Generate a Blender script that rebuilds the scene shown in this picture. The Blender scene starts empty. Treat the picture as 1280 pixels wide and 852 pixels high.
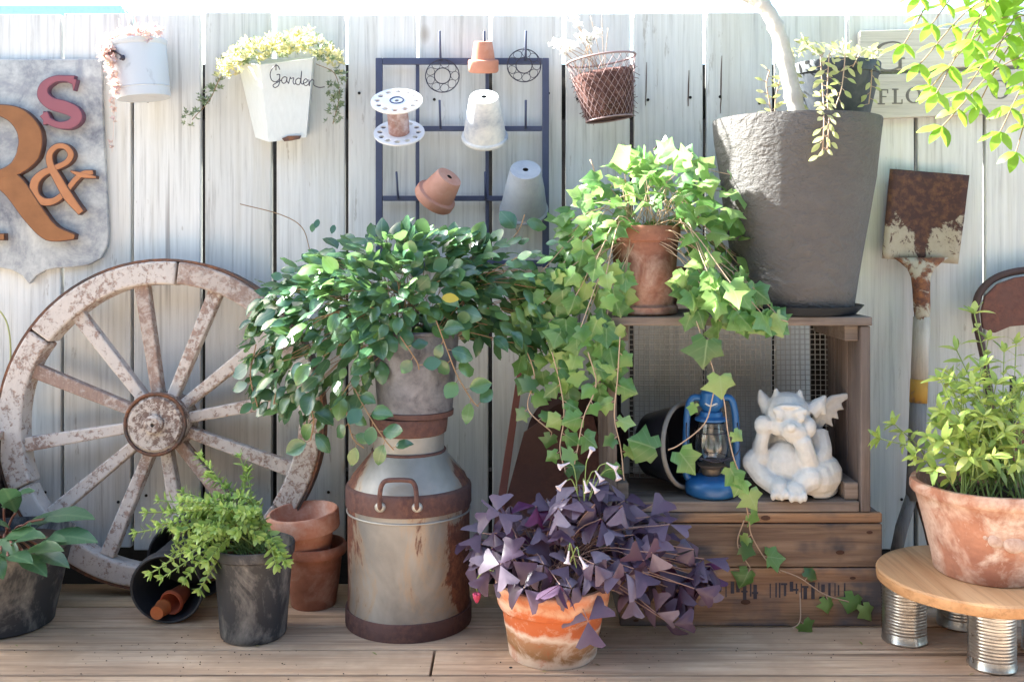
import bpy, math, random
from mathutils import Vector, Matrix, noise as mn
# ---------------------------------------------------------------- camera, sky, sun, exposure
sc = bpy.context.scene
C = sc.collection
CAMD, CH, FPX = 2.083, 0.70, 1250.0
cam = bpy.data.cameras.new('camera'); camo = bpy.data.objects.new('camera', cam); C.objects.link(camo)
camo.location = (0, -CAMD, CH); camo.rotation_euler = (math.pi/2, 0, 0)
cam.sensor_width = 36; cam.lens = FPX/1280*36; cam.shift_y = -(426-300)/1280
cam.clip_start = .02; cam.clip_end = 2000
sc.camera = camo
SUN = Vector((-.77, .265, .57)).normalized()
w = bpy.data.worlds.new('World'); sc.world = w; w.use_nodes = True
nt = w.node_tree; bg = nt.nodes['Background']; sky = nt.nodes.new('ShaderNodeTexSky')
sky.sky_type = 'NISHITA'; sky.sun_disc = False
sky.sun_elevation = math.asin(SUN.z); sky.sun_rotation = math.atan2(SUN.x, SUN.y)
sky.air_density = 1.0; sky.dust_density = 3.0; sky.ozone_density = .6
nt.links.new(sky.outputs[0], bg.inputs[0]); bg.inputs[1].default_value = .08
sl = bpy.data.lights.new('sun', 'SUN'); sl.energy = 5.0; sl.angle = math.radians(1.5); sl.color = (1, .95, .87)
slo = bpy.data.objects.new('sun', sl); C.objects.link(slo)
slo.rotation_euler = SUN.to_track_quat('Z', 'Y').to_euler(); slo.location = SUN*6
vs = sc.view_settings; vs.view_transform = 'Standard'; vs.look = 'None'; vs.gamma = 1; vs.use_curve_mapping = False
vs.exposure = 3.15
vs.use_white_balance = True; vs.white_balance_temperature = 6200; vs.white_balance_tint = 3

# ---------------------------------------------------------------- helpers
R = random.Random(11)
def W(u, v, y):
    c = (CAMD+y)/FPX
    return Vector(((u-640)*c, y, CH+(300-v)*c))
def px(y): return (CAMD+y)/FPX
def lerp(a, b, t): return a+(b-a)*t
def prof(tab, x):
    if x <= tab[0][0]: return tab[0][1]
    for (a, b), (c, d) in zip(tab, tab[1:]):
        if x <= c: return b+(d-b)*(x-a)/(c-a)
    return tab[-1][1]
def spline(pts, n=6):
    pts = [Vector(p) for p in pts]
    if len(pts) < 3: return [pts[0].lerp(pts[-1], i/n) for i in range(n+1)]
    P = [pts[0]*2-pts[1]]+pts+[pts[-1]*2-pts[-2]]; out = []
    for i in range(1, len(P)-2):
        a, b, c, d = P[i-1:i+3]
        for k in range(n):
            t = k/n
            out.append(.5*((2*b)+(c-a)*t+(2*a-5*b+4*c-d)*t*t+(3*b-a-3*c+d)*t**3))
    out.append(pts[-1]); return out
class MB:
    def __init__(s): s.v = []; s.f = []
    def add(s, vs, fs, M=None):
        o = len(s.v)
        s.v += [tuple(M @ Vector(p)) if M is not None else tuple(p) for p in vs]
        s.f += [tuple(i+o for i in f) for f in fs]; return s
    def box(s, c, d, M=None, taper=1.0):
        x, y, z = d[0]/2, d[1]/2, d[2]/2; c = Vector(c); t = taper
        vs = [c+Vector(p) for p in ((-x,-y,-z),(x,-y,-z),(x,y,-z),(-x,y,-z),(-x*t,-y*t,z),(x*t,-y*t,z),(x*t,y*t,z),(-x*t,y*t,z))]
        return s.add(vs, [(0,3,2,1),(4,5,6,7),(0,1,5,4),(1,2,6,5),(2,3,7,6),(3,0,4,7)], M)
    def bar(s, a, b, w1, d1, w2=None, d2=None, up=(0,-1,0)):
        a, b = Vector(a), Vector(b); z = (b-a).normalized(); y = Vector(up); y = (y-z*y.dot(z)).normalized(); x = y.cross(z)
        w2 = w2 or w1; d2 = d2 or d1; vs = []
        for p, ww, dd in ((a, w1, d1), (b, w2, d2)):
            for sx, sy in ((-1,-1),(1,-1),(1,1),(-1,1)): vs.append(p+x*ww/2*sx+y*dd/2*sy)
        return s.add(vs, [(0,3,2,1),(4,5,6,7),(0,1,5,4),(1,2,6,5),(2,3,7,6),(3,0,4,7)])
    def lathe(s, pr, n=40, M=None, jit=0):
        vs, fs = [], []
        rows = []
        for r, z in pr:
            if r < 1e-6: rows.append([len(vs)]); vs.append((0, 0, z))
            else:
                rows.append(list(range(len(vs), len(vs)+n)))
                for i in range(n):
                    a = 2*math.pi*i/n; rr = r
                    if jit: rr += jit*mn.noise(Vector((math.cos(a)*2, math.sin(a)*2, z*14)))
                    vs.append((rr*math.cos(a), rr*math.sin(a), z))
        for a, b in zip(rows, rows[1:]):
            for i in range(n):
                j = (i+1) % n
                if len(a) == 1 and len(b) == 1: continue
                if len(a) == 1: fs.append((a[0], b[j], b[i]))
                elif len(b) == 1: fs.append((a[i], a[j], b[0]))
                else: fs.append((a[i], a[j], b[j], b[i]))
        return s.add(vs, fs, M)
    def tube(s, pts, r, n=6, cap=True, flat=1.0):
        pts = [Vector(p) for p in pts]; m = len(pts)
        rs = r if isinstance(r, (list, tuple)) else [r]*m
        t0 = (pts[1]-pts[0]).normalized(); x = t0.orthogonal().normalized(); vs, fs = [], []
        for i, p in enumerate(pts):
            t = (pts[min(i+1, m-1)]-pts[max(i-1, 0)])
            if t.length < 1e-9: t = t0.copy()
            t.normalize(); x = (x-t*x.dot(t))
            x = x.normalized() if x.length > 1e-6 else t.orthogonal().normalized()
            y = t.cross(x)
            for k in range(n):
                a = 2*math.pi*k/n; vs.append(p+(x*math.cos(a)+y*math.sin(a)*flat)*rs[i])
        for i in range(m-1):
            for k in range(n):
                j = (k+1) % n; fs.append((i*n+k, i*n+j, (i+1)*n+j, (i+1)*n+k))
        if cap: fs.append(tuple(range(n-1, -1, -1))); fs.append(tuple(range((m-1)*n, m*n)))
        return s.add(vs, fs)
    def ring(s, c, rad, r, M=None, n=32, k=6):
        vs, fs = [], []
        for i in range(n):
            a = 2*math.pi*i/n
            for j in range(k):
                b = 2*math.pi*j/k; q = rad+r*math.cos(b)
                vs.append(Vector(c)+Vector((q*math.cos(a), q*math.sin(a), r*math.sin(b))))
        for i in range(n):
            for j in range(k):
                fs.append((i*k+j, ((i+1) % n)*k+j, ((i+1) % n)*k+(j+1) % k, i*k+(j+1) % k))
        return s.add(vs, fs, M)
    def prism(s, out, y0, y1, M=None):
        n = len(out); vs = [(x, y0, z) for x, z in out]+[(x, y1, z) for x, z in out]
        fs = [tuple(range(n)), tuple(range(2*n-1, n-1, -1))]+[(i, i+n, (i+1) % n+n, (i+1) % n) for i in range(n)]
        return s.add(vs, fs, M)
    def ribbon(s, pts, ws, y0, y1, drift=0):
        n = len(pts); vs = []
        for i, p in enumerate(pts):
            a, b = pts[max(i-1, 0)], pts[min(i+1, n-1)]
            t = Vector((b[0]-a[0], b[1]-a[1])).normalized(); q = Vector((-t.y, t.x))*(ws[i] if isinstance(ws, (list, tuple)) else ws)/2
            for sgn in (1, -1):
                for y in (y0-drift*i, y1): vs.append((p[0]+q.x*sgn, y, p[1]+q.y*sgn))
        fs = []
        for i in range(n-1):
            a, b = 4*i, 4*i+4
            fs += [(a, a+2, b+2, b), (a+1, b+1, b+3, a+3), (a, b, b+1, a+1), (a+2, a+3, b+3, b+2)]
        e = 4*(n-1); fs += [(0, 1, 3, 2), (e, e+2, e+3, e+1)]
        return s.add(vs, fs)
    def ellip(s, c, r, M=None, n=14):
        vs, fs = [(0, 0, -1)], []
        m = n//2
        for i in range(1, m):
            b = -math.pi/2+math.pi*i/m
            for k in range(n):
                a = 2*math.pi*k/n; vs.append((math.cos(a)*math.cos(b), math.sin(a)*math.cos(b), math.sin(b)))
        vs.append((0, 0, 1)); L = len(vs)-1
        for k in range(n): fs.append((0, 1+(k+1) % n, 1+k)); fs.append((L, L-n+k, L-n+(k+1) % n))
        for i in range(m-2):
            for k in range(n):
                a = 1+i*n; fs.append((a+k, a+(k+1) % n, a+n+(k+1) % n, a+n+k))
        T = Matrix.Translation(c) @ Matrix.Diagonal((*r, 1))
        return s.add(vs, fs, T if M is None else M @ T)
    def mesh(s, name, smooth=False):
        me = bpy.data.meshes.new(name); me.from_pydata(s.v, [], s.f); me.update()
        if smooth: me.polygons.foreach_set('use_smooth', [True]*len(me.polygons))
        return me
def ob(name, mb, m, parent=None, smooth=False, bevel=0, world=False, auto=None):
    me = mb if isinstance(mb, bpy.types.Mesh) else mb.mesh(name, smooth or auto is not None)
    o = bpy.data.objects.new(name, me); C.objects.link(o)
    if m is not None and not me.materials: me.materials.append(m)
    if parent is not None:
        o.parent = parent
        if world:
            p = parent; off = Vector((0, 0, 0))
            while p is not None: off += p.location; p = p.parent
            o.location = -off
    if bevel:
        b = o.modifiers.new('bevel', 'BEVEL'); b.width = bevel; b.segments = 2; b.limit_method = 'ANGLE'; b.angle_limit = math.radians(40)
    if auto is not None: me.set_sharp_from_angle(angle=math.radians(auto))
    return o
def tag(o, label, cat, group=None, kind=None):
    o['label'] = label; o['category'] = cat
    if group: o['group'] = group
    if kind: o['kind'] = kind
    return o
def thing(name, label, cat, loc, rot=(0,0,0), group=None):
    o = bpy.data.objects.new(name, None); C.objects.link(o); o.location = loc; o.rotation_euler = rot; o.empty_display_size = .05
    return tag(o, label, cat, group)
RX = lambda a: Matrix.Rotation(math.radians(a), 4, 'X')
RY = lambda a: Matrix.Rotation(math.radians(a), 4, 'Y')
RZ = lambda a: Matrix.Rotation(math.radians(a), 4, 'Z')
T = lambda *a: Matrix.Translation(a)
# ---------------------------------------------------------------- materials
class NT:
    def __init__(s, name):
        s.m = bpy.data.materials.new(name); s.m.use_nodes = True; s.t = s.m.node_tree
        s.b = s.t.nodes['Principled BSDF']; s.out = s.t.nodes['Material Output']
        s.tc = s.t.nodes.new('ShaderNodeTexCoord'); s.oi = None
    def n(s, typ, **k):
        o = s.t.nodes.new('ShaderNode'+typ)
        for a, b in k.items(): setattr(o, a, b)
        return o
    def l(s, a, b): s.t.links.new(a, b)
    def rnd(s):
        s.oi = s.oi or s.n('ObjectInfo'); return s.oi.outputs['Random']
    def vec(s, scale=(1,1,1), rand=0, coord='Object'):
        mp = s.n('Mapping'); mp.inputs['Scale'].default_value = scale
        s.l(s.tc.outputs[coord], mp.inputs['Vector'])
        if rand:
            cx = s.n('CombineXYZ'); mu = s.n('Math', operation='MULTIPLY'); mu.inputs[1].default_value = rand
            s.l(s.rnd(), mu.inputs[0])
            for i in range(3): s.l(mu.outputs[0], cx.inputs[i])
            s.l(cx.outputs[0], mp.inputs['Location'])
        return mp.outputs[0]
    def noise(s, scale, vec, detail=5, rough=.6, dist=0):
        o = s.n('TexNoise'); o.inputs['Scale'].default_value = scale; o.inputs['Detail'].default_value = detail
        o.inputs['Roughness'].default_value = rough; o.inputs['Distortion'].default_value = dist
        s.l(vec, o.inputs['Vector']); return o.outputs['Fac']
    def ramp(s, f, stops):
        o = s.n('ValToRGB'); e = o.color_ramp.elements
        while len(e) < len(stops): e.new(.5)
        for i, (p, c) in enumerate(stops):
            e[i].position = p; e[i].color = (*c, 1) if len(c) == 3 else c
        s.l(f, o.inputs[0]); return o.outputs[0]
    def step(s, f, a, b):
        o = s.n('MapRange'); o.inputs[1].default_value = a; o.inputs[2].default_value = b; s.l(f, o.inputs[0]); return o.outputs[0]
    def math(s, op, a, b):
        o = s.n('Math', operation=op)
        for i, q in enumerate((a, b)):
            if isinstance(q, (int, float)): o.inputs[i].default_value = q
            else: s.l(q, o.inputs[i])
        return o.outputs[0]
    def mix(s, f, a, b, typ='MIX'):
        o = s.n('Mix', data_type='RGBA', blend_type=typ)
        for i, q in ((0, f), (6, a), (7, b)):
            if isinstance(q, (int, float)): o.inputs[i].default_value = q
            elif isinstance(q, tuple): o.inputs[i].default_value = (*q, 1)
            else: s.l(q, o.inputs[i])
        return o.outputs[2]
    def bump(s, h, st=.3, dist=.002):
        o = s.n('Bump'); o.inputs['Strength'].default_value = st; o.inputs['Distance'].default_value = dist
        s.l(h, o.inputs['Height']); s.l(o.outputs[0], s.b.inputs['Normal'])
    def fin(s, col, rough=.7, metal=0, spec=.5):
        if isinstance(col, tuple): s.b.inputs['Base Color'].default_value = (*col, 1)
        else: s.l(col, s.b.inputs['Base Color'])
        for k, q in (('Roughness', rough), ('Metallic', metal), ('Specular IOR Level', spec)):
            if isinstance(q, (int, float)): s.b.inputs[k].default_value = q
            else: s.l(q, s.b.inputs[k])
        return s.m
    def axis(s, i):
        o = s.n('SeparateXYZ'); s.l(s.tc.outputs['Object'], o.inputs[0]); return o.outputs[i]
def wood(name, dark, mid, light, axis='x', fine=90, rough=.75, stain=None, bump=.4, wear=.5):
    n = NT(name); k = {'x': (.05,1,1), 'y': (1,.05,1), 'z': (1,1,.05)}[axis]
    v = n.vec(k, rand=7); g = n.noise(fine, v, 6, .65, .6); big = n.noise(14, v, 3, .5, 1.2)
    pat = n.noise(7, n.vec((1,1,1), rand=5), 4, .6)
    c = n.ramp(g, [(.3, dark), (.5, mid), (.72, light)])
    c2 = n.ramp(big, [(.35, dark), (.52, mid), (.7, light)])
    c = n.mix(.5, c, c2)
    fl = n.noise(fine*3.2, n.vec(tuple(q*.6 if q < 1 else q for q in k), rand=13), 4, .7); c = n.mix(n.math('MULTIPLY', n.step(fl, .5, .3), .55), c, tuple(q*.6 for q in dark))
    ck = n.noise(fine*.45, n.vec(tuple(q*.5 if q < 1 else q for q in k), rand=17), 3, .5, .4); c = n.mix(n.math('MULTIPLY', n.step(ck, .66, .72), .75), c, tuple(q*.35 for q in dark))
    if stain: c = n.mix(n.math('MULTIPLY', n.step(n.math('ADD', n.math('MULTIPLY', pat, .6), n.math('MULTIPLY', big, .4)), .47, .58), wear), c, stain)
    br = n.step(n.rnd(), 0, 1); hs = n.n('HueSaturation'); n.l(c, hs.inputs['Color'])
    n.l(n.math('ADD', n.math('MULTIPLY', br, .35), .82), hs.inputs['Value'])
    n.bump(n.math('ADD', n.math('ADD', g, fl), n.math('SUBTRACT', n.math('MULTIPLY', big, .6), n.step(ck, .64, .72))), bump, .0018)
    return n.fin(hs.outputs[0], rough, 0, .3)
def fence_mat():
    n = NT('whitewashed_fence_wood'); v = n.vec((1,1,.035), rand=9)
    g = n.noise(110, v, 6, .7, .4); st = n.noise(22, v, 4, .6, .8); pat = n.noise(5, n.vec((1,1,.5), rand=3), 5, .65)
    c = n.ramp(g, [(.28, (.40,.395,.385)), (.45, (.61,.61,.595)), (.7, (.72,.72,.705))])
    c = n.mix(n.math('MULTIPLY', n.step(st, .52, .72), .5), c, (.51,.485,.42))
    c = n.mix(n.math('MULTIPLY', n.step(st, .45, .28), .5), c, (.47,.475,.49))
    c = n.mix(n.math('MULTIPLY', n.step(pat, .55, .75), .35), c, (.53,.50,.42))
    vo = n.n('TexVoronoi'); vo.inputs['Scale'].default_value = 5; n.l(n.vec((1,1,.6), rand=31), vo.inputs['Vector'])
    c = n.mix(n.math('MULTIPLY', n.step(vo.outputs['Distance'], .075, .03), .6), c, (.30,.25,.20))
    pl_ = n.noise(75, n.vec((1,1,.16), rand=41), 6, .7, .3); zone = n.noise(6, n.vec((1,1,.4), rand=43), 3, .5)
    c = n.mix(n.math('MULTIPLY', n.step(n.math('ADD', pl_, n.math('MULTIPLY', zone, .35)), .82, .86), .55), c, (.33,.295,.26))
    ck = n.noise(34, n.vec((1,1,.02), rand=23), 3, .5, .3)
    c = n.mix(n.math('MULTIPLY', n.step(ck, .70, .76), .7), c, (.2,.18,.17))
    hs = n.n('HueSaturation'); n.l(c, hs.inputs['Color']); n.l(n.math('ADD', n.math('MULTIPLY', n.rnd(), .14), .93), hs.inputs['Value'])
    n.bump(n.math('ADD', g, n.math('MULTIPLY', st, .5)), .35, .0012)
    return n.fin(hs.outputs[0], .7, 0, .3)
def chipped(name, paint, under, lo=.42, hi=.5, axis=None, scale=38, rough=.8):
    n = NT(name); v = n.vec((1,1,1), rand=6); f = n.noise(scale, v, 8, .72, .3)
    gr = n.noise(150, n.vec((1,1,.3), rand=2), 4, .6)
    big = n.noise(9, v, 3, .5); fk = n.noise(scale*4, v, 3, .6); m = n.step(n.math('ADD', n.math('ADD', n.math('MULTIPLY', f, .62), n.math('MULTIPLY', fk, .12)), n.math('MULTIPLY', big, .26)), lo, hi)
    u = n.mix(gr, tuple(q*.6 for q in under), tuple(min(1, q*1.5) for q in under))
    p = n.mix(gr, tuple(q*.8 for q in paint), paint)
    n.bump(n.math('ADD', m, n.math('MULTIPLY', gr, .5)), .55, .0016)
    return n.fin(n.mix(m, u, p), rough, 0, .3)
def terra(name, base=(.42,.19,.11), lime=(.6,.5,.43), amt=.5, seed=1, moss=None, dark=(.22,.09,.055)):
    n = NT(name); v = n.vec((1,1,1), rand=seed*3.1); f = n.noise(16, v, 6, .65, .5); g = n.noise(120, v, 4, .6)
    b = n.noise(6, n.vec((1,1,.6), rand=seed*5.3), 5, .6, .8); d = n.noise(9, n.vec((1,1,2), rand=seed*1.7), 4, .6)
    c = n.mix(n.step(d, .35, .7), dark, base)
    c = n.mix(n.math('MULTIPLY', n.step(f, .48, .66), amt), c, lime)
    c = n.mix(n.math('MULTIPLY', n.step(b, .52, .62), amt), c, tuple(lerp(q, r, .6) for q, r in zip(base, lime)))
    if moss: c = n.mix(n.math('MULTIPLY', n.step(b, .44, .36), .6), c, moss)
    c = n.mix(n.math('MULTIPLY', n.step(g, .45, .75), .45), c, dark)
    sp2 = n.noise(60, n.vec((1,1,.5), rand=seed*2.3), 6, .75); c = n.mix(n.math('MULTIPLY', n.step(sp2, .6, .68), .5*amt), c, lime)
    n.bump(n.math('ADD', g, f), .3, .001)
    return n.fin(c, .85, 0, .25)
def rusty(name, metal, rust=(.13,.045,.028), lo=.45, hi=.56, met=.5, scale=12, rough=.6, rust2=(.3,.12,.05)):
    n = NT(name); v = n.vec((1,1,1), rand=4); f = n.noise(scale, v, 8, .68, .4); g = n.noise(90, v, 5, .7); b = n.noise(5, v, 4, .6)
    k = n.step(f, lo, hi); r = n.mix(n.step(g, .4, .7), rust, rust2); mm = n.mix(n.step(b, .35, .65), tuple(q*.72 for q in metal), metal)
    mm = n.mix(n.math('MULTIPLY', n.step(g, .55, .75), .5), mm, tuple(q*.6 for q in metal))
    n.bump(n.math('ADD', g, n.math('MULTIPLY', k, 1.0)), .4, .0012)
    return n.fin(n.mix(k, mm, r), n.math('ADD', n.math('MULTIPLY', k, .3), rough-.1), n.math('MULTIPLY', n.math('SUBTRACT', 1.0, k), met), .4)
def galv(name, a, b, rough=.5, met=.6, scale=9, dark=None):
    n = NT(name); v = n.vec((1,1,1), rand=3); f = n.noise(scale, v, 8, .7, .6); g = n.noise(70, v, 5, .7)
    c = n.ramp(n.math('ADD', n.math('MULTIPLY', f, .75), n.math('MULTIPLY', g, .25)), [(.36, b), (.5, tuple(lerp(q, r, .6) for q, r in zip(b, a))), (.62, a)])
    if dark: c = n.mix(n.step(n.noise(5, v, 6, .7, .7), .52, .62), c, dark)
    n.bump(g, .2, .0008)
    return n.fin(c, n.math('ADD', n.math('MULTIPLY', f, .3), rough-.15), met, .5)
def dusty(name, base, dust, lo=.48, hi=.75, rough=.55):
    n = NT(name); v = n.vec((1,1,.6), rand=8); f = n.noise(14, v, 8, .7, 1.0); g = n.noise(130, v, 4, .6)
    c = n.mix(n.math('MULTIPLY', n.step(n.math('ADD', n.math('MULTIPLY', f, .8), n.math('MULTIPLY', g, .2)), lo, hi), .9), base, dust)
    n.bump(n.math('ADD', g, f), .15, .001)
    return n.fin(c, n.math('ADD', n.math('MULTIPLY', f, .4), rough-.2), 0, .4)
def plain(name, c, rough=.5, metal=0, spec=.5, var=.15, scale=60, bump=.15):
    n = NT(name); g = n.noise(scale, n.vec(), 5, .6)
    n.bump(g, bump, .001)
    return n.fin(n.mix(g, tuple(q*(1-var) for q in c), tuple(min(1, q*(1+var)) for q in c)), rough, metal, spec)
def leafm(name, cols, rough=.4, trans=.35, under=None, spec=.5, tcol=None, vein=None):
    n = NT(name); geo = n.n('NewGeometry')
    r = n.math('FRACT', n.math('ADD', n.rnd(), geo.outputs['Random Per Island']), 0)
    k = len(cols); c = n.ramp(r, [(i/(k-1), q) for i, q in enumerate(cols)])
    g = n.noise(3.5, n.vec(rand=5), 3, .5); c = n.mix(n.math('MULTIPLY', g, .35), c, tuple(q*.55 for q in cols[0]))
    if vein:
        ax = n.math('ABSOLUTE', n.axis(0), 0); ay = n.axis(1)
        rib = n.step(ax, .035, .012); lat = n.step(n.math('ABSOLUTE', n.math('SUBTRACT', n.math('FRACT', n.math('MULTIPLY', n.math('SUBTRACT', ay, n.math('MULTIPLY', ax, .7)), vein[1]), 0), .5), 0), .07, .02)
        c = n.mix(n.math('MULTIPLY', n.math('MAXIMUM', rib, n.math('MULTIPLY', lat, .5)), .55), c, vein[0])
    if under: c = n.mix(geo.outputs['Backfacing'], c, under)
    n.fin(c, rough, 0, spec)
    tr = n.n('BsdfTranslucent'); mx = n.n('MixShader'); mx.inputs[0].default_value = trans
    n.l(n.mix(.65, c, tcol or tuple(min(1, q*1.6) for q in cols[-1])), tr.inputs[0])
    n.l(n.b.outputs[0], mx.inputs[1]); n.l(tr.outputs[0], mx.inputs[2]); n.l(mx.outputs[0], n.out.inputs[0])
    return n.m
M = {}
M['fence'] = fence_mat()
M['deck'] = wood('weathered_deck_wood', (.26,.155,.095), (.56,.385,.255), (.70,.53,.38), 'x', 55, .75, (.34,.22,.14), .7, .6)
M['decklight'] = wood('yellow_pine_wood', (.42,.27,.15), (.56,.39,.23), (.64,.48,.31), 'x', 70, .7, (.3,.2,.12))
M['crate'] = wood('old_crate_wood', (.12,.06,.036), (.31,.185,.11), (.47,.32,.205), 'x', 45, .85, (.085,.075,.08), .7, .95)
M['cratestain'] = wood('smoke_stained_crate_wood', (.10,.06,.042), (.22,.145,.10), (.38,.27,.185), 'x', 45, .85, (.045,.045,.055), .7, 1.0)
M['crategrey'] = wood('grey_crate_wood', (.10,.075,.062), (.21,.165,.14), (.31,.255,.22), 'x', 60, .85, (.08,.07,.07), .5, .5)
M['crateside'] = wood('grey_crate_side_wood', (.09,.062,.05), (.18,.135,.115), (.27,.215,.19), 'z', 80, .85, (.08,.07,.07), .5, .5)
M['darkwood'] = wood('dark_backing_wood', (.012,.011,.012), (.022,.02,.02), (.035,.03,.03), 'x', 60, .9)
M['wheel'] = chipped('chipped_white_wheel_paint', (.60,.535,.49), (.29,.205,.17), .43, .49, scale=75)
M['wheelbrown'] = chipped('worn_bare_wheel_wood', (.52,.44,.39), (.28,.195,.16), .47, .56, scale=65)
M['hub'] = chipped('flaking_hub_paint', (.55,.48,.43), (.17,.115,.095), .45, .51, scale=85)
M['iron'] = rusty('dark_rusted_iron', (.09,.07,.065), (.10,.045,.03), .4, .6, .4)
M['shield'] = galv('mottled_zinc_sheet', (.56,.57,.56), (.17,.18,.22), .55, .25, 9, (.26,.27,.31))
M['copper'] = plain('aged_copper_paint', (.27,.115,.045), .45, .25, .5, .35, 30)
M['copper2'] = plain('orange_copper_paint', (.42,.18,.08), .5, .2, .5, .25, 30)
M['lettedge'] = plain('dark_brown_letter_side', (.10,.05,.04), .6)
M['mauve'] = plain('plum_red_paint', (.25,.085,.11), .55, 0, .4, .12, 40)
M['enamel'] = dusty('chipped_pale_blue_enamel', (.52,.555,.61), (.30,.32,.36), .56, .66, .45)
M['white_metal'] = chipped('rust_chipped_white_metal', (.68,.71,.71), (.36,.22,.14), .30, .35, scale=22, rough=.55)
M['wire'] = plain('dark_wire', (.055,.05,.07), .5, .6)
M['trellis'] = plain('dark_navy_painted_iron', (.055,.066,.125), .5, .1, .5, .2)
M['spool'] = plain('matt_white_metal', (.72,.71,.74), .45, .1, .5, .08)
M['spoolcore'] = chipped('rusty_spool_core', (.30,.17,.15), (.42,.34,.36), .42, .56)
M['terra'] = terra('terracotta', (.43,.20,.13), (.52,.37,.30), .45, 1)
M['terrapink'] = terra('pale_pink_terracotta', (.55,.27,.20), (.6,.42,.36), .35, 2, None, (.42,.19,.13))
M['terraold'] = terra('lime_crusted_terracotta', (.50,.19,.085), (.66,.58,.48), .85, 3, (.17,.12,.05), (.36,.12,.055))
M['terrabig'] = terra('weathered_terracotta', (.47,.23,.15), (.68,.57,.49), .8, 5, (.20,.12,.10), (.26,.115,.08))
M['terradark'] = terra('dark_brown_terracotta', (.40,.17,.11), (.50,.33,.26), .5, 7, None, (.22,.09,.055))
M['terraivy'] = terra('red_brown_stained_terracotta', (.31,.135,.09), (.50,.35,.29), .7, 11, None, (.15,.065,.048))
M['terrared'] = terra('new_red_terracotta', (.40,.105,.055), (.5,.2,.12), .15, 4, None, (.3,.07,.035))
M['oldwhite'] = galv('lime_coated_pot', (.66,.65,.64), (.27,.30,.38), .85, 0, 11)
M['greypot'] = galv('blue_grey_clay', (.36,.38,.42), (.25,.27,.32), .85, 0, 12)
M['basketwire'] = plain('pinkish_basket_wire', (.30,.21,.21), .55, .3)
M['soil'] = plain('brown_potting_soil', (.06,.04,.03), .95, 0, .1, .6, 130, 1.0)
M['mulch'] = plain('orange_brown_mulch', (.20,.11,.06), .95, 0, .1, .6, 120, 1.0)
M['black'] = dusty('dusty_black_plastic', (.024,.026,.032), (.26,.245,.225), .47, .72)
M['blackclean'] = dusty('black_plastic', (.018,.021,.028), (.05,.055,.065), .5, .8, .5)
M['shovelpaint'] = rusty('shovel_chipped_cream_paint', (.50,.44,.34), (.10,.045,.035), .46, .53, .05, 24, .7)
M['rust'] = rusty('red_brown_rust', (.14,.062,.05), (.10,.042,.034), .4, .65, .1, 10, .75, (.22,.09,.06))
M['rustred'] = plain('rust_red_iron', (.20,.075,.06), .75, .1, .4, .3, 30)
M['handlewood'] = wood('worn_pale_handle_wood', (.33,.28,.22), (.47,.42,.36), (.55,.51,.46), 'z', 70, .7, (.25,.15,.1), .3, .7)
M['handlegrey'] = wood('grey_handle_wood', (.16,.14,.13), (.27,.245,.235), (.35,.33,.32), 'z', 70, .8)
M['yellow'] = chipped('ochre_yellow_band_paint', (.55,.30,.06), (.34,.22,.12), .40, .46)
M['can'] = rusty('galvanised_milk_can', (.40,.39,.36), (.12,.05,.035), .58, .63, .35, 11, .5, (.24,.12,.07))
M['canrust'] = rusty('rusted_can_band', (.105,.055,.052), (.065,.033,.033), .4, .6, .1, 14, .75, (.15,.075,.055))
M['bucket'] = galv('dull_zinc_bucket', (.20,.205,.235), (.035,.034,.05), .6, .3, 16, (.05,.047,.062))
M['lantern'] = plain('blue_lantern_enamel', (.02,.10,.27), .35, .1, .5, .25, 30)
M['statue'] = plain('white_cast_stone', (.56,.55,.53), .9, 0, .3, .2, 90, .9)
M['slab'] = wood('sawn_pine_slab', (.42,.22,.10), (.53,.31,.16), (.60,.39,.22), 'y', 45, .6)
M['bark'] = plain('pale_smooth_bark', (.50,.465,.42), .8, 0, .3, .35, 55, .8)
M['twig'] = plain('brown_twig', (.26,.17,.10), .8, 0, .3, .3)
M['stemgreen'] = plain('green_stem', (.20,.27,.09), .6, 0, .3, .3)
M['stempale'] = plain('pale_tan_stem', (.38,.27,.19), .7, 0, .3, .3)
M['dark'] = plain('dark_hole', (.01,.009,.009), .9)
M['tin'] = None
M['print'] = plain('faded_stencil_ink', (.055,.05,.06), .9, 0, .2, .5, 90)
M['knot'] = plain('dark_wood_knot', (.075,.04,.028), .9, 0, .2, .4)
M['signwood'] = wood('bleached_sign_wood', (.48,.45,.40), (.60,.57,.51), (.66,.635,.58), 'x', 80, .8)
M['signprint'] = plain('grey_sign_lettering', (.16,.15,.14), .9, 0, .2, .5, 70)
n = NT('rough_grey_planter'); v = n.vec((1,1,1.6)); f = n.noise(34, v, 6, .6, .8); g = n.noise(120, v, 4, .6); b = n.noise(5, n.vec(), 4, .6)
n.bump(n.math('ADD', f, n.math('MULTIPLY', g, .45)), 1.0, .008)
M['planter'] = n.fin(n.mix(n.math('ADD', n.math('MULTIPLY', b, .5), n.math('MULTIPLY', f, .5)), (.058,.053,.054), (.145,.134,.13)), .75, 0, .35)
n = NT('tin_plate'); f = n.noise(30, n.vec(rand=4), 6, .7); n.bump(f, .08, .001); M['tin'] = n.fin(n.mix(n.step(f, .5, .68), (.60,.59,.575), (.36,.32,.28)), n.math('ADD', n.math('MULTIPLY', f, .3), .17), 1.0)
n = NT('lantern_glass'); n.b.inputs['Transmission Weight'].default_value = 1; M['glass'] = n.fin((.95,.96,.96), .08)
n = NT('coconut_fibre'); f = n.noise(90, n.vec(), 6, .75, 1.5); n.bump(f, 1.0, .006)
M['coco'] = n.fin(n.ramp(f, [(.35, (.07,.035,.035)), (.55, (.17,.09,.08)), (.7, (.34,.2,.17))]), .95, 0, .1)
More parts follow.
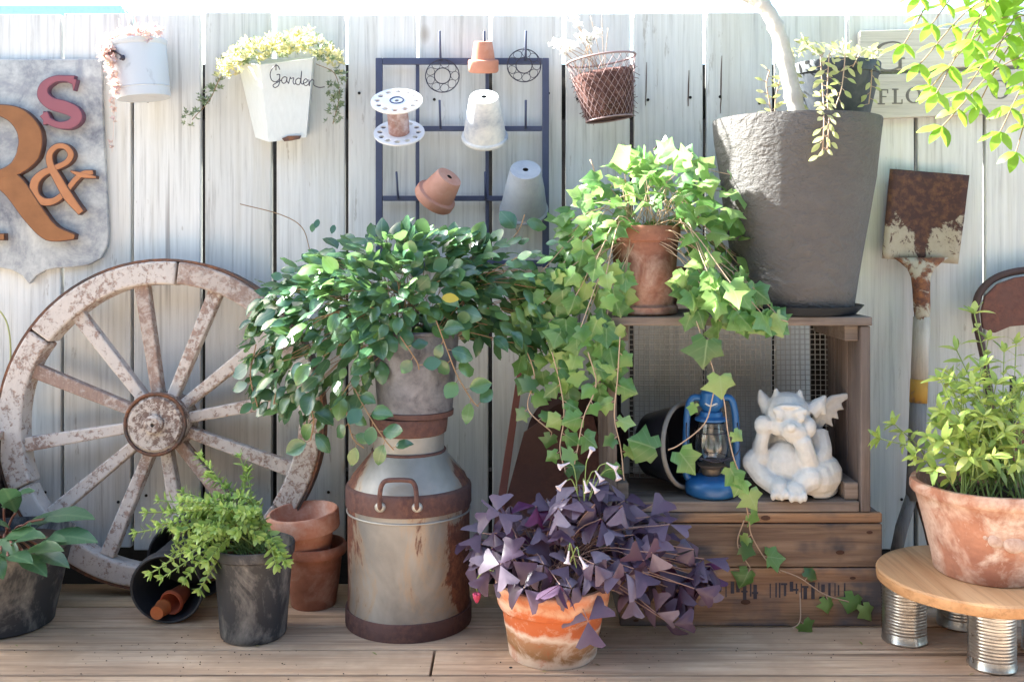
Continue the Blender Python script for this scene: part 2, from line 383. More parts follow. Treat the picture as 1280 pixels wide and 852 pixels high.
n = NT('dry_garden_ground'); M['ground'] = n.fin(n.mix(n.noise(3, n.vec()), (.17,.17,.165), (.24,.24,.235)), .95, 0, .2)
# leaf colours
M['hoya'] = leafm('glossy_dark_green_leaf', [(.035,.095,.058), (.055,.145,.072), (.075,.175,.085), (.15,.27,.07)], .27, .28, (.13,.22,.12), 1.0, None, ((.16,.26,.13), 5))
M['ivy'] = leafm('mid_green_ivy_leaf', [(.06,.15,.05), (.105,.24,.06), (.16,.33,.08), (.36,.50,.17)], .33, .40, (.14,.25,.10), .6, None, ((.36,.46,.24), 3))
M['oxalis'] = leafm('purple_shamrock_leaf', [(.05,.028,.055), (.082,.052,.092), (.12,.085,.135), (.22,.18,.235)], .42, .15, (.10,.035,.085), .4, (.20,.05,.16))
M['oxalisdeep'] = leafm('magenta_shamrock_leaf', [(.09,.012,.055), (.13,.018,.075), (.08,.03,.10)], .4, .2, (.14,.02,.075), .4, (.25,.03,.13))
M['bush'] = leafm('fresh_green_small_leaf', [(.16,.27,.06), (.27,.41,.10), (.38,.51,.17)], .4, .35)
M['herb'] = leafm('yellow_green_herb_leaf', [(.14,.24,.05), (.25,.37,.07), (.36,.47,.11), (.50,.54,.16)], .4, .4)
M['hosta'] = leafm('blue_green_hosta_leaf', [(.045,.11,.065), (.075,.16,.08), (.10,.20,.08)], .28, .25, None, .6, None, ((.15,.24,.13), 7))
M['treeleaf'] = leafm('lime_green_tree_leaf', [(.16,.32,.03), (.25,.43,.04), (.36,.52,.07)], .4, .45, None, .4, (.6,.85,.08))
M['sedum'] = leafm('yellow_sedum_leaf', [(.40,.46,.20), (.58,.58,.32), (.64,.62,.42), (.62,.54,.26)], .5, .35)
M['sedumgreen'] = leafm('grey_green_sedum_leaf', [(.12,.17,.10), (.22,.28,.16), (.3,.36,.2)], .5, .3)
M['pink'] = leafm('pink_succulent_leaf', [(.66,.42,.42), (.74,.60,.58), (.60,.28,.30), (.72,.64,.54)], .5, .3)
M['trail'] = leafm('pale_trailing_leaf', [(.36,.42,.12), (.50,.52,.22), (.58,.55,.30)], .5, .35)
M['whitefl'] = leafm('white_dry_petal', [(.75,.73,.68), (.8,.78,.74)], .7, .4)
M['pinkbud'] = plain('magenta_bud_petal', (.40,.04,.11), .6)
M['lilac'] = leafm('lilac_white_petal', [(.70,.60,.66), (.78,.7,.74)], .6, .3)
# ---------------------------------------------------------------- ground, deck
g = ob('ground', MB().add([(-60,-60,-.16),(60,-60,-.16),(60,60,-.16),(-60,60,-.16)], [(0,1,2,3)]), M['ground']); g['kind'] = 'structure'
deck = bpy.data.objects.new('deck', None); C.objects.link(deck); deck['kind'] = 'structure'; deck.location = (0, -1, -.03)
rows = [2.042, 1.912, 1.812, 1.712, 1.611]+[1.611-.1*i for i in range(1, 10)]
joints = {4: W(537, 300, -.42).x*1.0}
for i in range(len(rows)-1):
    y1, y0 = rows[i]-CAMD, rows[i+1]-CAMD
    xs = [-2.3]+([joints[3+1]*.96] if i == 3 else [(-1.6, 1.9, -1.3, 1.5)[i % 4]])+[2.3]
    for a, b in zip(xs, xs[1:]):
        dz = R.uniform(-.0012, .0008) if i else .0
        p = MB().box(((a+b)/2, (y0+y1)/2, -.015+dz), (b-a-.004, y1-y0-.0055, .03))
        ob('plank', p, M['decklight'] if i == 0 else M['deck'], deck, bevel=.0016, world=True)
for i in range(len(rows)-1):
    for x in (-1.0, 0.0, 1.0):
        for q in (.28, .72):
            sc_ = MB().lathe([(0,.0006), (.0028,.0006), (.0028,-.002)], 8, T(x+R.uniform(-.01,.01), lerp(rows[i], rows[i+1], q)-CAMD, 0))
            if i < 6: ob('screw', sc_, M['dark'], deck, world=True)
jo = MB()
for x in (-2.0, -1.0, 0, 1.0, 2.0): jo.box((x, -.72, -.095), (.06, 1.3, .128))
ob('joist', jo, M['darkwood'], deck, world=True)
# ---------------------------------------------------------------- fence
fence = thing('fence', 'whitewashed vertical board fence standing behind all the pots', 'fence', (0, .01, 0))
seams = [-275-88*i for i in range(22, 0, -1)]+[-275, -187, -99, -11, 77, 165, 253, 342, 433, 522, 613, 705, 790, 881, 968, 1059, 1145, 1231, 1319, 1407, 1495, 1583]
gapw = {342: .0115, 705: .009, 881: .009, 253: .0085, 433: .008}
nails = MB(); cracks = MB()
for a, b in zip(seams, seams[1:]):
    xa = W(a, 0, 0).x+gapw.get(a, .0075)/2; xb = W(b, 0, 0).x-gapw.get(b, .0075)/2
    top = 1.170+R.uniform(-.003, .004); bot = .055+R.uniform(-.008, .008); yo = R.uniform(0, .0025)
    m = MB(); nz = 9; vs = []; fs = []
    bow = R.uniform(-.0012, .0012)
    for i in range(nz+1):
        z = lerp(bot, top, i/nz); k = bow*math.sin(i/nz*math.pi)
        for x, y in ((xa+k, yo), (xb+k, yo), (xb+k, yo+.018), (xa+k, yo+.018)): vs.append((x, y, z))
    for i in range(nz):
        for j in range(4): q = (j+1) % 4; fs.append((4*i+j, 4*i+q, 4*i+4+q, 4*i+4+j))
    fs += [(3,2,1,0), (4*nz, 4*nz+1, 4*nz+2, 4*nz+3)]
    m.add(vs, fs)
    ob('board', m, M['fence'], fence, bevel=.002, world=True)
    for zz in (.995, .165):
        for x in (xa+.028, xb-.028):
            if R.random() < .85:
                nails.lathe([(0, 0), (.0032, 0), (.0032, .0012), (0, .0012)], 8, T(x+R.uniform(-.006,.006), yo-.0005, zz+R.uniform(-.012,.012)) @ RX(90))
ob('nails', nails, M['dark'], fence, world=True)['kind'] = 'stuff'
for u, v0, v1, wv in ((808,78,140,.9),(861,88,140,1.2),(902,70,150,1.3)):
    pts = [W(u+R.uniform(-.35,.35)-(v-v0)*.02, v, 0) for v in range(v0, v1+1, 9)]; k = len(pts)
    cracks = MB(); cracks.ribbon([(p.x, p.z) for p in pts], [wv*.0016*math.sin(math.pi*(i+.3)/(k+.2))+.0003 for i in range(k)], -.0012, .006)
    ob('split', cracks, M['knot'], fence, world=True)
for z in (1.0, .17):
    ob('rail', MB().box((-.8, .045, z), (5.6, .036, .085)), M['darkwood'], fence, world=True)
bw = thing('gap_shade_backing', 'low dark timber backing standing in for shade in the fence gaps', 'wall', (0, .27, -.16))
ob('backing_board', MB().box((-.8, .27, .475), (6.4, .03, 1.27)), M['darkwood'], bw, world=True)  # added dark board, stands in for the shade seen through the gaps
nb = thing('canopy_roof', 'pale turquoise roof edge showing above the fence by the enamel bucket', 'roof', (W(-60, 30, 3.0).x, 3.3, -.16))
rm_ = plain('pale_turquoise_sheet', (.42,.62,.63), .6)
ra, rb_ = W(-420, 8, 3.0), W(152, 24, 3.0)
ob('fascia', MB().box(((ra.x+rb_.x)/2, 3.0, (ra.z+rb_.z)/2), (rb_.x-ra.x, .03, ra.z-rb_.z)), rm_, nb, world=True)
ob('roof_panel', MB().box(((ra.x+rb_.x)/2, 3.62, (ra.z+rb_.z)/2+.01), (rb_.x-ra.x, 1.2, .03)), rm_, nb, world=True)
for xx in (-250, 140): ob('post', MB().bar(W(xx, 10, 3.3), Vector((W(xx, 10, 3.3).x, 3.3, -.16)), .06, .06), M['white_metal'], nb, world=True)

hs_ = thing('fill_blocker', 'unseen dark plank screen added behind the camera to cut front fill light', 'fill_blocker', (0, -5.2, -.16))  # unseen screen with overhang, added behind the camera to reduce front fill light
hw = wood('dark_blocker_wood', (.05,.042,.036), (.075,.063,.055), (.10,.085,.075), 'x', 40, .9)
for k in range(14): ob('blocker_board', MB().box((0, -5.2, -.06+k*.2), (12, .04, .19)), hw, hs_, bevel=.004, world=True)
ob('blocker_overhang', MB().box((0, -4.95, 2.78), (12.4, 1.1, .10)), hw, hs_, world=True)
# ---------------------------------------------------------------- generic pots and foliage
def potprof(rt, rb, h, rim_h, lip, wall, fill):
    rs = lerp(rb, rt-lip, (h-rim_h)/h)
    ri = lambda z: lerp(rb, rt-lip, z/h)-wall+.0
    return [(0, 0), (rb*.97, 0), (rb, h*.03), (rs*.55+rb*.45, (h-rim_h)*.5), (rs, h-rim_h-.001), (rt-.001, h-rim_h+.001), (rt, h-rim_h+.004), (rt, h-.004), (rt-.003, h), (rt-wall+.001, h),
            (rt-wall-.001, h-.004), (ri(fill), fill), (0, fill)]
def leafmesh(name, kind, m, w=.5, fold=.18, droop=.2, curl=0):
    b = MB()
    if kind == 'oval':
        ts = [0, .1, .28, .5, .72, .9, 1]; ws = [0.03, .45, .86, 1, .8, .38, .02]
        vs = []
        for t, ww in zip(ts, ws):
            z = -droop*t*t
            for sx in (-1, 0, 1): vs.append((sx*ww*w/2, t, z+fold*abs(sx)*ww*w/2+curl*R.uniform(-1, 1)*.03))
        fs = []
        for i in range(len(ts)-1):
            for k in range(2): a = 3*i+k; fs.append((a, a+1, a+4, a+3))
        b.add(vs, fs)
    elif kind == 'ivy':
        mid = [(0,0), (0,.3), (0,.62), (0,1)]; half = [(.18,-.17), (.47,-.03), (.38,.2), (.62,.44), (.31,.62)]
        j = lambda: R.uniform(-.07, .07)
        def z(x, y): return -fold*abs(x)*1.2-droop*y*y+.07*math.sin(8*x+6*y+fold*9)
        vs = [(x, y, z(x, y)) for x, y in mid]
        for sg in (1, -1): vs += [(sg*(x+j())*w*1.5, y+j(), z(x, y)) for x, y in half]
        fs = []
        for o, rev in ((4, 0), (9, 1)):
            for f in ((0, o, o+1, o+2), (0, o+2, 1), (1, o+2, o+3, o+4), (1, o+4, 2), (2, o+4, 3)): fs.append(f[::-1] if rev else f)
        b.add(vs, fs)
    elif kind == 'shamrock':
        for k in range(3):
            Mx = RZ(120*k+R.uniform(-8, 8)) @ RX(-droop*60+R.uniform(-10, 10))
            h = .58+R.uniform(-.05, .05)
            h2 = R.uniform(-.08, .08); vs = [(0,0.04,0), (0,.5,.03), (0,.86,h2), (h*.42,.42,-fold*.4), (h,.93,-fold), (h*.72,1.02,-fold*.8), (h*.3,.95,-fold*.3),
                  (-h*.42,.42,-fold*.4), (-h,.93,-fold), (-h*.72,1.02,-fold*.8), (-h*.3,.95,-fold*.3)]
            b.add(vs, [(0,3,1), (1,3,4,5), (1,5,6,2), (0,1,7), (1,9,8,7), (1,2,10,9)], Mx)
    elif kind == 'sprig':
        for k in range(6):
            Mx = RZ(60*k+R.uniform(-20,20)) @ RX(R.uniform(-10,55))
            b.add([(0,0,0), (w*.18,.45,.03), (0,1,0), (-w*.18,.45,.03)], [(0,1,2,3)], Mx)
    me = b.mesh(name, True); me.materials.append(m); return me
def frame(d, up):
    d = Vector(d).normalized(); up = Vector(up); x = d.cross(up)
    if x.length < 1e-4: x = d.orthogonal()
    x.normalize(); z = x.cross(d)
    return Matrix((x, d, z)).transposed().to_4x4()
def leafM(p, d, up, s): return Matrix.Translation(p) @ frame(d, up) @ Matrix.Scale(s, 4)
def put_leaves(root, lst, limit=285, name='leaf', rest='foliage'):
    lst = sorted(lst, key=lambda q: (q[0].translation+Vector((0, CAMD, -CH))).length/(q[0].median_scale))
    off = Matrix.Translation(-root.location)
    for Mx, me in lst[:limit]:
        o = bpy.data.objects.new(name, me); C.objects.link(o); o.parent = root; o.matrix_basis = off @ Mx
    if len(lst) > limit:
        b = MB(); m = lst[0][1].materials[0]
        bymat = {}
        for Mx, me in lst[limit:]: bymat.setdefault(me.materials[0].name, []).append((Mx, me))
        for k, q in bymat.items():
            b = MB()
            for Mx, me in q: b.add([v.co for v in me.vertices], [tuple(p.vertices) for p in me.polygons], Mx)
            o = ob(rest, b, bpy.data.materials[k], root, smooth=True, world=True); o['kind'] = 'stuff'
def mass(name, lst, m, root):
    b = MB()
    for Mx, me in lst: b.add([v.co for v in me.vertices], [tuple(p.vertices) for p in me.polygons], Mx)
    o = ob(name, b, m, root, smooth=True, world=True); o['kind'] = 'stuff'; return o
def rv(k=1): return Vector((R.uniform(-k,k), R.uniform(-k,k), R.uniform(-k,k)))
def stemline(a, b, lift=.05, n=6):
    a, b = Vector(a), Vector(b); m = (a+b)/2+Vector((0, 0, lift)); return spline([a, m, b], n//2)
# ---------------------------------------------------------------- wagon wheel
wc = W(204, 527, -.075); WR = .327
tilt = RX(-4.5)            # top leans back to the fence
wh = thing('wagon_wheel', 'large old wooden wagon wheel with flaking white paint leaning on the fence', 'wheel', wc, (math.radians(-4.5), 0, 0))
def arcseg(r0, r1, a0, a1, y0, y1, n=10, wob=0):
    vs, fs = [], []
    for i in range(n+1):
        a = math.radians(lerp(a0, a1, i/n)); k = wob*math.sin(a*7+r1*50)
        for r, y in ((r0+k, y0), (r1, y0), (r1, y1), (r0+k, y1)): vs.append((r*math.sin(a), y, r*math.cos(a)))
    for i in range(n):
        for j in range(4): q = (j+1) % 4; fs.append((4*i+j, 4*i+4+j, 4*i+4+q, 4*i+q))
    fs += [(0,1,2,3), (4*n+3, 4*n+2, 4*n+1, 4*n)]
    return MB().add(vs, fs)
for k in range(6):
    a0 = 5+60*k; dy = R.uniform(-.001, .001)
    ob('felloe', arcseg(.2775+R.uniform(-.003,.003), .3215, a0+.35, a0+59.65, -.024+dy, .024, 14, .0015), M['wheelbrown'] if k == 0 else M['wheel'], wh, bevel=.004)
ob('iron_tyre', arcseg(.3218, WR, 0, 360, -.021, .021, 72), M['iron'], wh)
for k in range(12):
    a = math.radians(-9.4+30*k+R.uniform(-1.5, 1.5)); d = Vector((math.sin(a), 0, math.cos(a)))
    s = MB(); p = [.045, .09, .2, .28]; wd = [.021, .024, .028, .029]; dp = [.03, .03, .026, .024]
    s.bar(d*p[0], d*p[3], wd[0], dp[0], wd[3], dp[3])
    ob('spoke', s, M['wheel'] if k % 5 else M['wheelbrown'], wh, bevel=.003)
hub = ob('hub', MB().lathe([(0,-.052), (.02,-.052), (.05,-.048), (.059,-.04), (.06,.04), (.05,.05), (0,.05)], 40, RX(90)), M['hub'], wh, auto=35)
hub.data.transform(Matrix.Scale(-1, 4, (0,1,0))) if False else None
ob('hub_ring', MB().ring((0,0,0), .0592, .0035, T(0,-.046,0) @ RX(90)), M['iron'], hub, smooth=True)
ob('axle_cap', MB().lathe([(.019,0), (.019,.008), (.014,.012), (.004,.012), (.004,.004), (0,.004)], 24, T(0,-.05,0) @ RX(90)), M['hub'], hub, auto=35)
# ---------------------------------------------------------------- shield sign with letters
def wp(u, v, y): q = W(u, v, y); return (q.x, q.z)
ys = -.006
def shield_out(k=0):
    rt = [(38,74.5), (128-k,74), (130-k,150), (134-k,230), (137-k,290), (135-k,308), (127-k,323), (112,331), (92,334), (72,335), (58,338), (46,345), (38,355+k*-1)]
    lf = [(76-u, v) for u, v in rt[::-1][1:-1]]
    return rt+lf
sh = thing('shield_sign', 'mottled zinc shield sign with raised letters hung on the fence', 'sign', W(38, 355, -.006))
ob('plate', MB().prism([wp(u, v, ys) for u, v in shield_out()], -.012, -.001), M['shield'], sh, bevel=.002, world=True)
def letter(name, ribs, m, edge, depth=.016, y=-.0125, label=None):
    f, b = MB(), MB()
    for i, (pts, ws) in enumerate(ribs):
        pp = [wp(u, v, -.02) for u, v in pts]
        sp = [(q.x, q.y) for q in spline([Vector((a, c, 0)) for a, c in pp], 6)] if len(pp) > 2 else pp
        n = len(sp); wl = [ws] if not isinstance(ws, (list, tuple)) else ws
        wf = [prof([(k/(max(1, len(wl)-1)), q) for k, q in enumerate(wl)], i2/(n-1))*px(-.02) for i2 in range(n)]
        e = i*.0007
        f.ribbon(sp, [max(q-.003, .001) for q in wf], y-depth-e, y-depth+.003, 3e-5)
        b.ribbon(sp, wf, y-depth+.0016-e, y, 3e-5)
    o = ob(name, f, m, sh, world=True, bevel=.001); ob('letter_side', b, edge, o, world=True)
    return o
letter('letter', [([(-32,136), (-32,298)], 30), ([(-55,138), (-10,138)], 13), ([(-62,296), (8,296)], 9),
                  ([(-30,138), (0,138), (25,147), (40,168), (38,192), (22,211), (0,219), (-28,219)], [12, 14, 24, 31, 30, 18, 12, 10]),
                  ([(4,220), (22,236), (45,268), (66,290), (96,296)], [30, 30, 28, 24, 7])], M['copper'], M['lettedge'])['label'] = 'large aged copper letter R'
letter('letter', [([(94,101), (84,99), (70,100), (58,108), (56,120), (66,130), (80,134), (94,140), (98,148), (90,156), (76,157), (64,152), (57,143)], [12,8,9,12,15,16,17,16,15,12,9,9,12]),
                  ([(95,100), (94,114)], [7, 2]), ([(57,140), (60,156)], [2, 8])], M['mauve'], plain('plum_letter_side', (.13,.06,.10), .6))['label'] = 'plum red letter S'
letter('letter', [([(118,216), (107,217), (97,224), (84,240), (70,251), (56,252), (46,243), (46,228), (56,217), (72,210), (86,203), (91,193), (84,184), (73,184), (65,193), (66,207), (76,226), (88,246), (104,266)], [7,8,8,8,9,11,12,12,10,8,8,9,8,8,9,10,12,13,9]),
                  ([(90,214), (104,219), (122,222)], [3, 8, 4])], M['copper2'], M['lettedge'])['label'] = 'small orange copper ampersand'
# ---------------------------------------------------------------- hanging enamel bucket
yb = -.062; bc = W(177, 88, yb)
bk = thing('enamel_bucket', 'pale blue chipped enamel bucket hung on the fence beside the shield sign', 'bucket', W(180, 123, yb), (0, math.radians(-6), 0))
h = .115; ro = .0545; rbm = .0515
ob('body', MB().lathe([(0,0), (rbm,0), (rbm+.001,.006), (rbm+.0008,.018), (rbm+.0025,.0195), (rbm+.001,.021), (ro-.001,h-.012), (ro+.001,h-.01), (ro+.002,h-.002), (ro,h), (ro-.002,h-.002), (rbm-.001,.05), (0,.05)], 48), M['enamel'], bk, auto=40)
ob('bail_handle', MB().tube(spline([(-.0545,-.01,.10), (-.045,-.035,.098), (-.02,-.058,.082), (-.012,-.0605,.073), (-.018,-.061,.07)], 6), .0018), M['wire'], bk, smooth=True)
ob('handle_ear', MB().ellip((-.0125,-.0585,.073), (.005,.003,.006)), M['wire'], bk, smooth=True)
# ---------------------------------------------------------------- "Garden" bucket
gy = -.004
top = [(296,76), (322,80), (393,72)]; bot = [(318,172), (335,178), (384,171)]
def gpt(u, v, d): q = W(u, v, gy-d); return q
gb = thing('wall_planter', 'white rust chipped tapered metal wall planter with wire script on its rim', 'planter', W(350, 176, -.03))
tp = [W(299,76,-.004), W(297,78,-.03), W(325,81,-.085), W(391,73,-.075), W(394,71,-.004)]
bt = [W(323,174,-.004), W(319,172,-.025), W(336,178,-.062), W(383,172,-.056), W(384,170,-.004)]
vs = tp+bt; k = 5
ctr = sum(tp, Vector())/5; cb = sum(bt, Vector())/5
ti = [ctr+(p-ctr)*.96 for p in tp]; bi = [cb+(p-cb)*.93+Vector((0,0,.06)) for p in bt]
vs = tp+bt+ti+bi
fs = [(i, 5+i, 5+(i+1) % 5, (i+1) % 5) for i in range(5)]+[(5,9,8,7,6)][::1]+[(i, (i+1) % 5, 10+(i+1) % 5, 10+i) for i in range(5)]+[(10+i, 10+(i+1) % 5, 15+(i+1) % 5, 15+i) for i in range(5)]+[(15,16,17,18,19)]
ob('body', MB().add(vs, fs), M['white_metal'], gb, bevel=.002, world=True)
ob('chipped_patch', MB().prism([(W(u, v, -.066).x, W(u, v, -.066).z) for u, v in ((352,173),(360,170),(376,169.5),(374,173.5),(364,175.5),(355,176.5))], -.0652, -.060), M['iron'], gb, world=True)
scr = MB()
glyph = {'G': ([(1.55,1.9),(1.2,2.5),(.55,2.25),(.1,1.3),(.3,.35),(.9,.05),(1.45,.45),(1.5,1.15),(1.05,1.1),(1.5,1.1),(1.42,-.3),(.85,-.8),(.5,-.45),(1.2,.0),(1.75,.3)], 1.75),
 'a': ([(.85,.85),(.5,1),(.1,.7),(.1,.25),(.4,0),(.75,.3),(.88,.9),(.88,.3),(1.15,.05)], 1.15), 'r': ([(-.05,.05),(.22,1.05),(.3,.82),(.72,.95),(.62,.4),(.78,0),(1.0,.1)], .95),
 'd': ([(.8,.85),(.5,1),(.1,.7),(.1,.25),(.4,0),(.75,.3),(.98,2.1),(.88,.4),(1.15,.05)], 1.15), 'e': ([(-.05,.25),(.6,.55),(.68,.85),(.4,1),(.1,.6),(.2,.12),(.55,0),(.95,.3)], .9),
 'n': ([(.0,1),(.08,.0),(.15,.6),(.5,1),(.75,.8),(.75,.2),(1,0),(1.6,-.2),(2.4,-.1)], 1)}
gu = 337.0
for chr_ in 'Garden':
    pts_, adv = glyph[chr_]; k8 = 8.3
    scr.tube(spline([W(gu+a*k8, 103+(gu-337)*.10-b_*k8, -.0945) for a, b_ in pts_], 4), .0010, 5); gu += adv*k8
scr.tube([W(345,88,-.0945), W(345,80,-.08)], .001, 5)
o = ob('script_lettering', scr, M['wire'], gb, smooth=True, world=True); o['label'] = 'dark wire script reading Garden'; o['kind'] = 'stuff'
# ---------------------------------------------------------------- trellis rack and hanging pots
yt = -.022
tr = thing('trellis_rack', 'dark navy iron grid rack with prongs mounted on the fence', 'rack', W(578, 334, yt))
def tbar(u0, v0, u1, v1, t, d=.010, y=yt):
    a, b = W(u0, v0, y), W(u1, v1, y); ob('bar', MB().bar(a, b, t*px(y), d), M['trellis'], tr, bevel=.0012, world=True)
for u in (474, 682): tbar(u, 73, u, 334, 8.5)
tbar(478.5, 77, 677.5, 77, 8, .0096); tbar(478.5, 329, 677.5, 329, 8, .0096)
for v in (161, 248): tbar(478.5, v, 677.5, v, 6.5, .008)
for u in (522, 609): tbar(u, 81.2, u, 324.8, 4.5, .006, yt+.008)
for u, v in ((551,73), (606,73), (657,73), (551,158), (657,158), (606,158), (500,158), (498,246), (607,246), (560,246), (657,246)):
    a = W(u, v+2, yt-.004); b = a+Vector((0, -.035, .052))
    ob('prong', MB().tube([a, a+Vector((0,-.008,.002)), b], .0026, 6), M['trellis'], tr, smooth=True, world=True)
def hung_pot(name, label, u, v, y, rt, rb, h, tiltx, rolly, m, rim=.25, lip=.004):
    # (u, v) is the centre of the upturned base; the open mouth points down and back to the fence
    o = thing(name, label, 'pot', W(u, v, y), (0, 0, 0), 'pots hung upside down on the rack')
    Mx = RY(rolly) @ RX(tiltx) @ RX(180)
    p = [(r, z) for r, z in potprof(rt, rb, h, h*rim, lip, .006, h*.1)]
    p[0] = (.0055, 0); p[-1] = (.0055, h*.1)
    ob('body', MB().lathe(p, 40, Mx), m, o, auto=40)
    ob('drain_hole', MB().lathe([(.0055, .0), (.0055, h*.1), (0, h*.1)], 16, Mx), M['dark'], o, smooth=True)
    return o
hung_pot('flower_pot', 'small pale pink terracotta pot upturned on the top bar of the rack', 604, 52, -.06, .031, .0185, .062, 14, 0, M['terrapink'], .42)
hung_pot('flower_pot', 'lime whitened old clay pot hung upside down at the middle of the rack', 605, 121, -.115, .0475, .029, .098, 38, 0, M['oldwhite'], .10, .003)
hung_pot('flower_pot', 'blue grey clay pot hung upside down below a wire rosette', 657, 212, -.12, .05, .031, .105, 42, 2, M['greypot'], .08, .002)
hung_pot('flower_pot', 'pinkish terracotta pot hung aslant with its mouth facing down sideways', 562, 221, -.105, .043, .027, .066, 26, 38, M['terrapink'], .30)
# spool
sp = thing('metal_spool', 'white metal cable spool with round holes hung on the rack', 'spool', W(499, 166, -.075), (math.radians(36), 0, 0))
def holed_disc(r, holes, rc, rh, ch, th=.003):
    cu = bpy.data.curves.new('disc', 'CURVE'); cu.dimensions = '2D'; cu.fill_mode = 'BOTH'; cu.extrude = th/2; cu.bevel_depth = .0004
    def circ(x, y, q, n):
        s = cu.splines.new('POLY'); s.points.add(n-1); s.use_cyclic_u = True
        for i in range(n): a = 2*math.pi*i/n; s.points[i].co = (x+q*math.cos(a), y+q*math.sin(a), 0, 1)
    circ(0, 0, r, 48); circ(0, 0, ch, 16)
    for i in range(holes): a = 2*math.pi*i/holes; circ(rc*math.cos(a), rc*math.sin(a), rh, 14)
    o = bpy.data.objects.new('tmp', cu); me = bpy.data.meshes.new_from_object(o); bpy.data.objects.remove(o); return me
d = holed_disc(.0505, 12, .0385, .0062, .005)
for z in (0, .071):
    o = ob('flange', d, M['spool'], sp); o.location = (0, 0, z)
ob('core', MB().lathe([(.021,.002), (.021,.069)], 28), M['spoolcore'], sp, smooth=True)
ob('washer', MB().ring((0,0,.0735), .013, .0014), M['trellis'], sp, smooth=True)
# wire rosettes
for u, v, lab in ((553,95,'twisted wire rosette hanging on the rack beside the white spool'), (655,82,'twisted wire rosette hanging on the rack corner above the grey pot')):
    o = thing('wire_rosette', lab, 'ornament', W(u, v+22, -.035), group='wire rosettes'); c = W(u, v, -.036); b = MB(); q = px(-.036)
    Mx = Matrix.Translation(c) @ RX(84)
    b.ring((0,0,0), 21*q, .0011, Mx, 36, 5); b.ring((0,0,0), 10*q, .0011, Mx, 28, 5)
    for k in range(9):
        a = 2*math.pi*k/9; pts = []
        for i in range(17):
            t = 2*math.pi*i/16; pts.append(Mx @ Vector(((15.5+5*math.cos(t))*q*math.cos(a+.34*math.sin(t)), (15.5+5*math.cos(t))*q*math.sin(a+.34*math.sin(t)), .002*math.sin(t))))
        b.tube(pts, .0007, 4, False)
    b.tube([c+Vector((0,0,19*q)), c+Vector((0,.006,23*q))], .001, 4)
    ob('wire', b, M['wire'], o, smooth=True, world=True)
# ---------------------------------------------------------------- wire basket with coco liner
bs = thing('wire_basket', 'tilted wire mesh basket lined with dark coconut fibre on the fence', 'basket', W(762, 150, -.078), (0, math.radians(-8), 0))
h = .122; r0, r1 = .047, .069
b = MB()
for sgn in (1, -1):
    for k in range(26):
        a0 = 2*math.pi*k/26
        b.tube([((lerp(r0, r1, t))*math.cos(a0+sgn*t*1.4), (lerp(r0, r1, t))*math.sin(a0+sgn*t*1.4), .002+t*(h-.002)) for t in [i/7 for i in range(8)]], .0006, 4, False)
ob('wire_mesh', b, M['basketwire'], bs, smooth=True)
ob('rim_wire', MB().ring((0,0,h), r1, .0022, None, 40, 6), M['basketwire'], bs, smooth=True)
ob('base_wire', MB().ring((0,0,.002), r0, .0018, None, 36, 6), M['basketwire'], bs, smooth=True)
ob('liner', MB().lathe([(0,.003), (r0-.003,.003), (r0,.03), (r1-.011,.07), (r1-.0085,.088), (r1-.011,.095), (r1-.018,.088), (0,.08)], 48, None, .006), M['coco'], bs, smooth=True)
fz_ = MB()
for k in range(420):
    a = R.uniform(0, 6.28); z_ = R.uniform(.006, .094); r_ = lerp(r0, r1, z_/h)-.004; p = Vector((r_*math.cos(a), r_*math.sin(a), z_)); q = p+Vector((math.cos(a), math.sin(a), 0))*R.uniform(-.002, .004)+rv(.012); fz_.tube([p, (p+q)/2+rv(.003), q], .0006, 3, False)
ob('fibres', fz_, M['coco'], bs, smooth=True)['kind'] = 'stuff'
# ---------------------------------------------------------------- crates
def crate_board(name, a, b, m, parent, bevel=.0025):
    a, b = Vector(a), Vector(b); return ob(name, MB().box((a+b)/2, b-a), m, parent, bevel=bevel, world=True)
yf = -.271
lx0, lx1 = W(775, 0, yf).x, W(1103, 0, yf).x; lt = .206; yk = -.045
lc = thing('wooden_crate', 'brown plank crate with worn stencil print standing on the deck', 'crate', ((lx0+lx1)/2, (yf+yk)/2, 0))
for z0, z1, mm in ((.188, lt, 'crate'), (.108, .186, 'cratestain'), (.001, .106, 'crate')):
    crate_board('front_board', (lx0, yf, z0), (lx1, yf+.013, z1), M[mm], lc)
    crate_board('back_board', (lx0, yk-.013, z0), (lx1, yk, z1), M[mm], lc)
for xa in (lx0+.001, lx1-.016): crate_board('side_board', (xa, yf+.0135, .002), (xa+.015, yk-.0135, lt-.002), M['crateside'], lc)
for k in range(3): crate_board('top_board', (lx0+.018, yf+.0145+k*.066, lt-.014), (lx1-.018, yf+.0145+k*.066+.064, lt-.001), M['crategrey'], lc)
crate_board('bottom_board', (lx0+.018, yf+.0145, .003), (lx1-.018, yk-.0145, .013), M['crategrey'], lc)
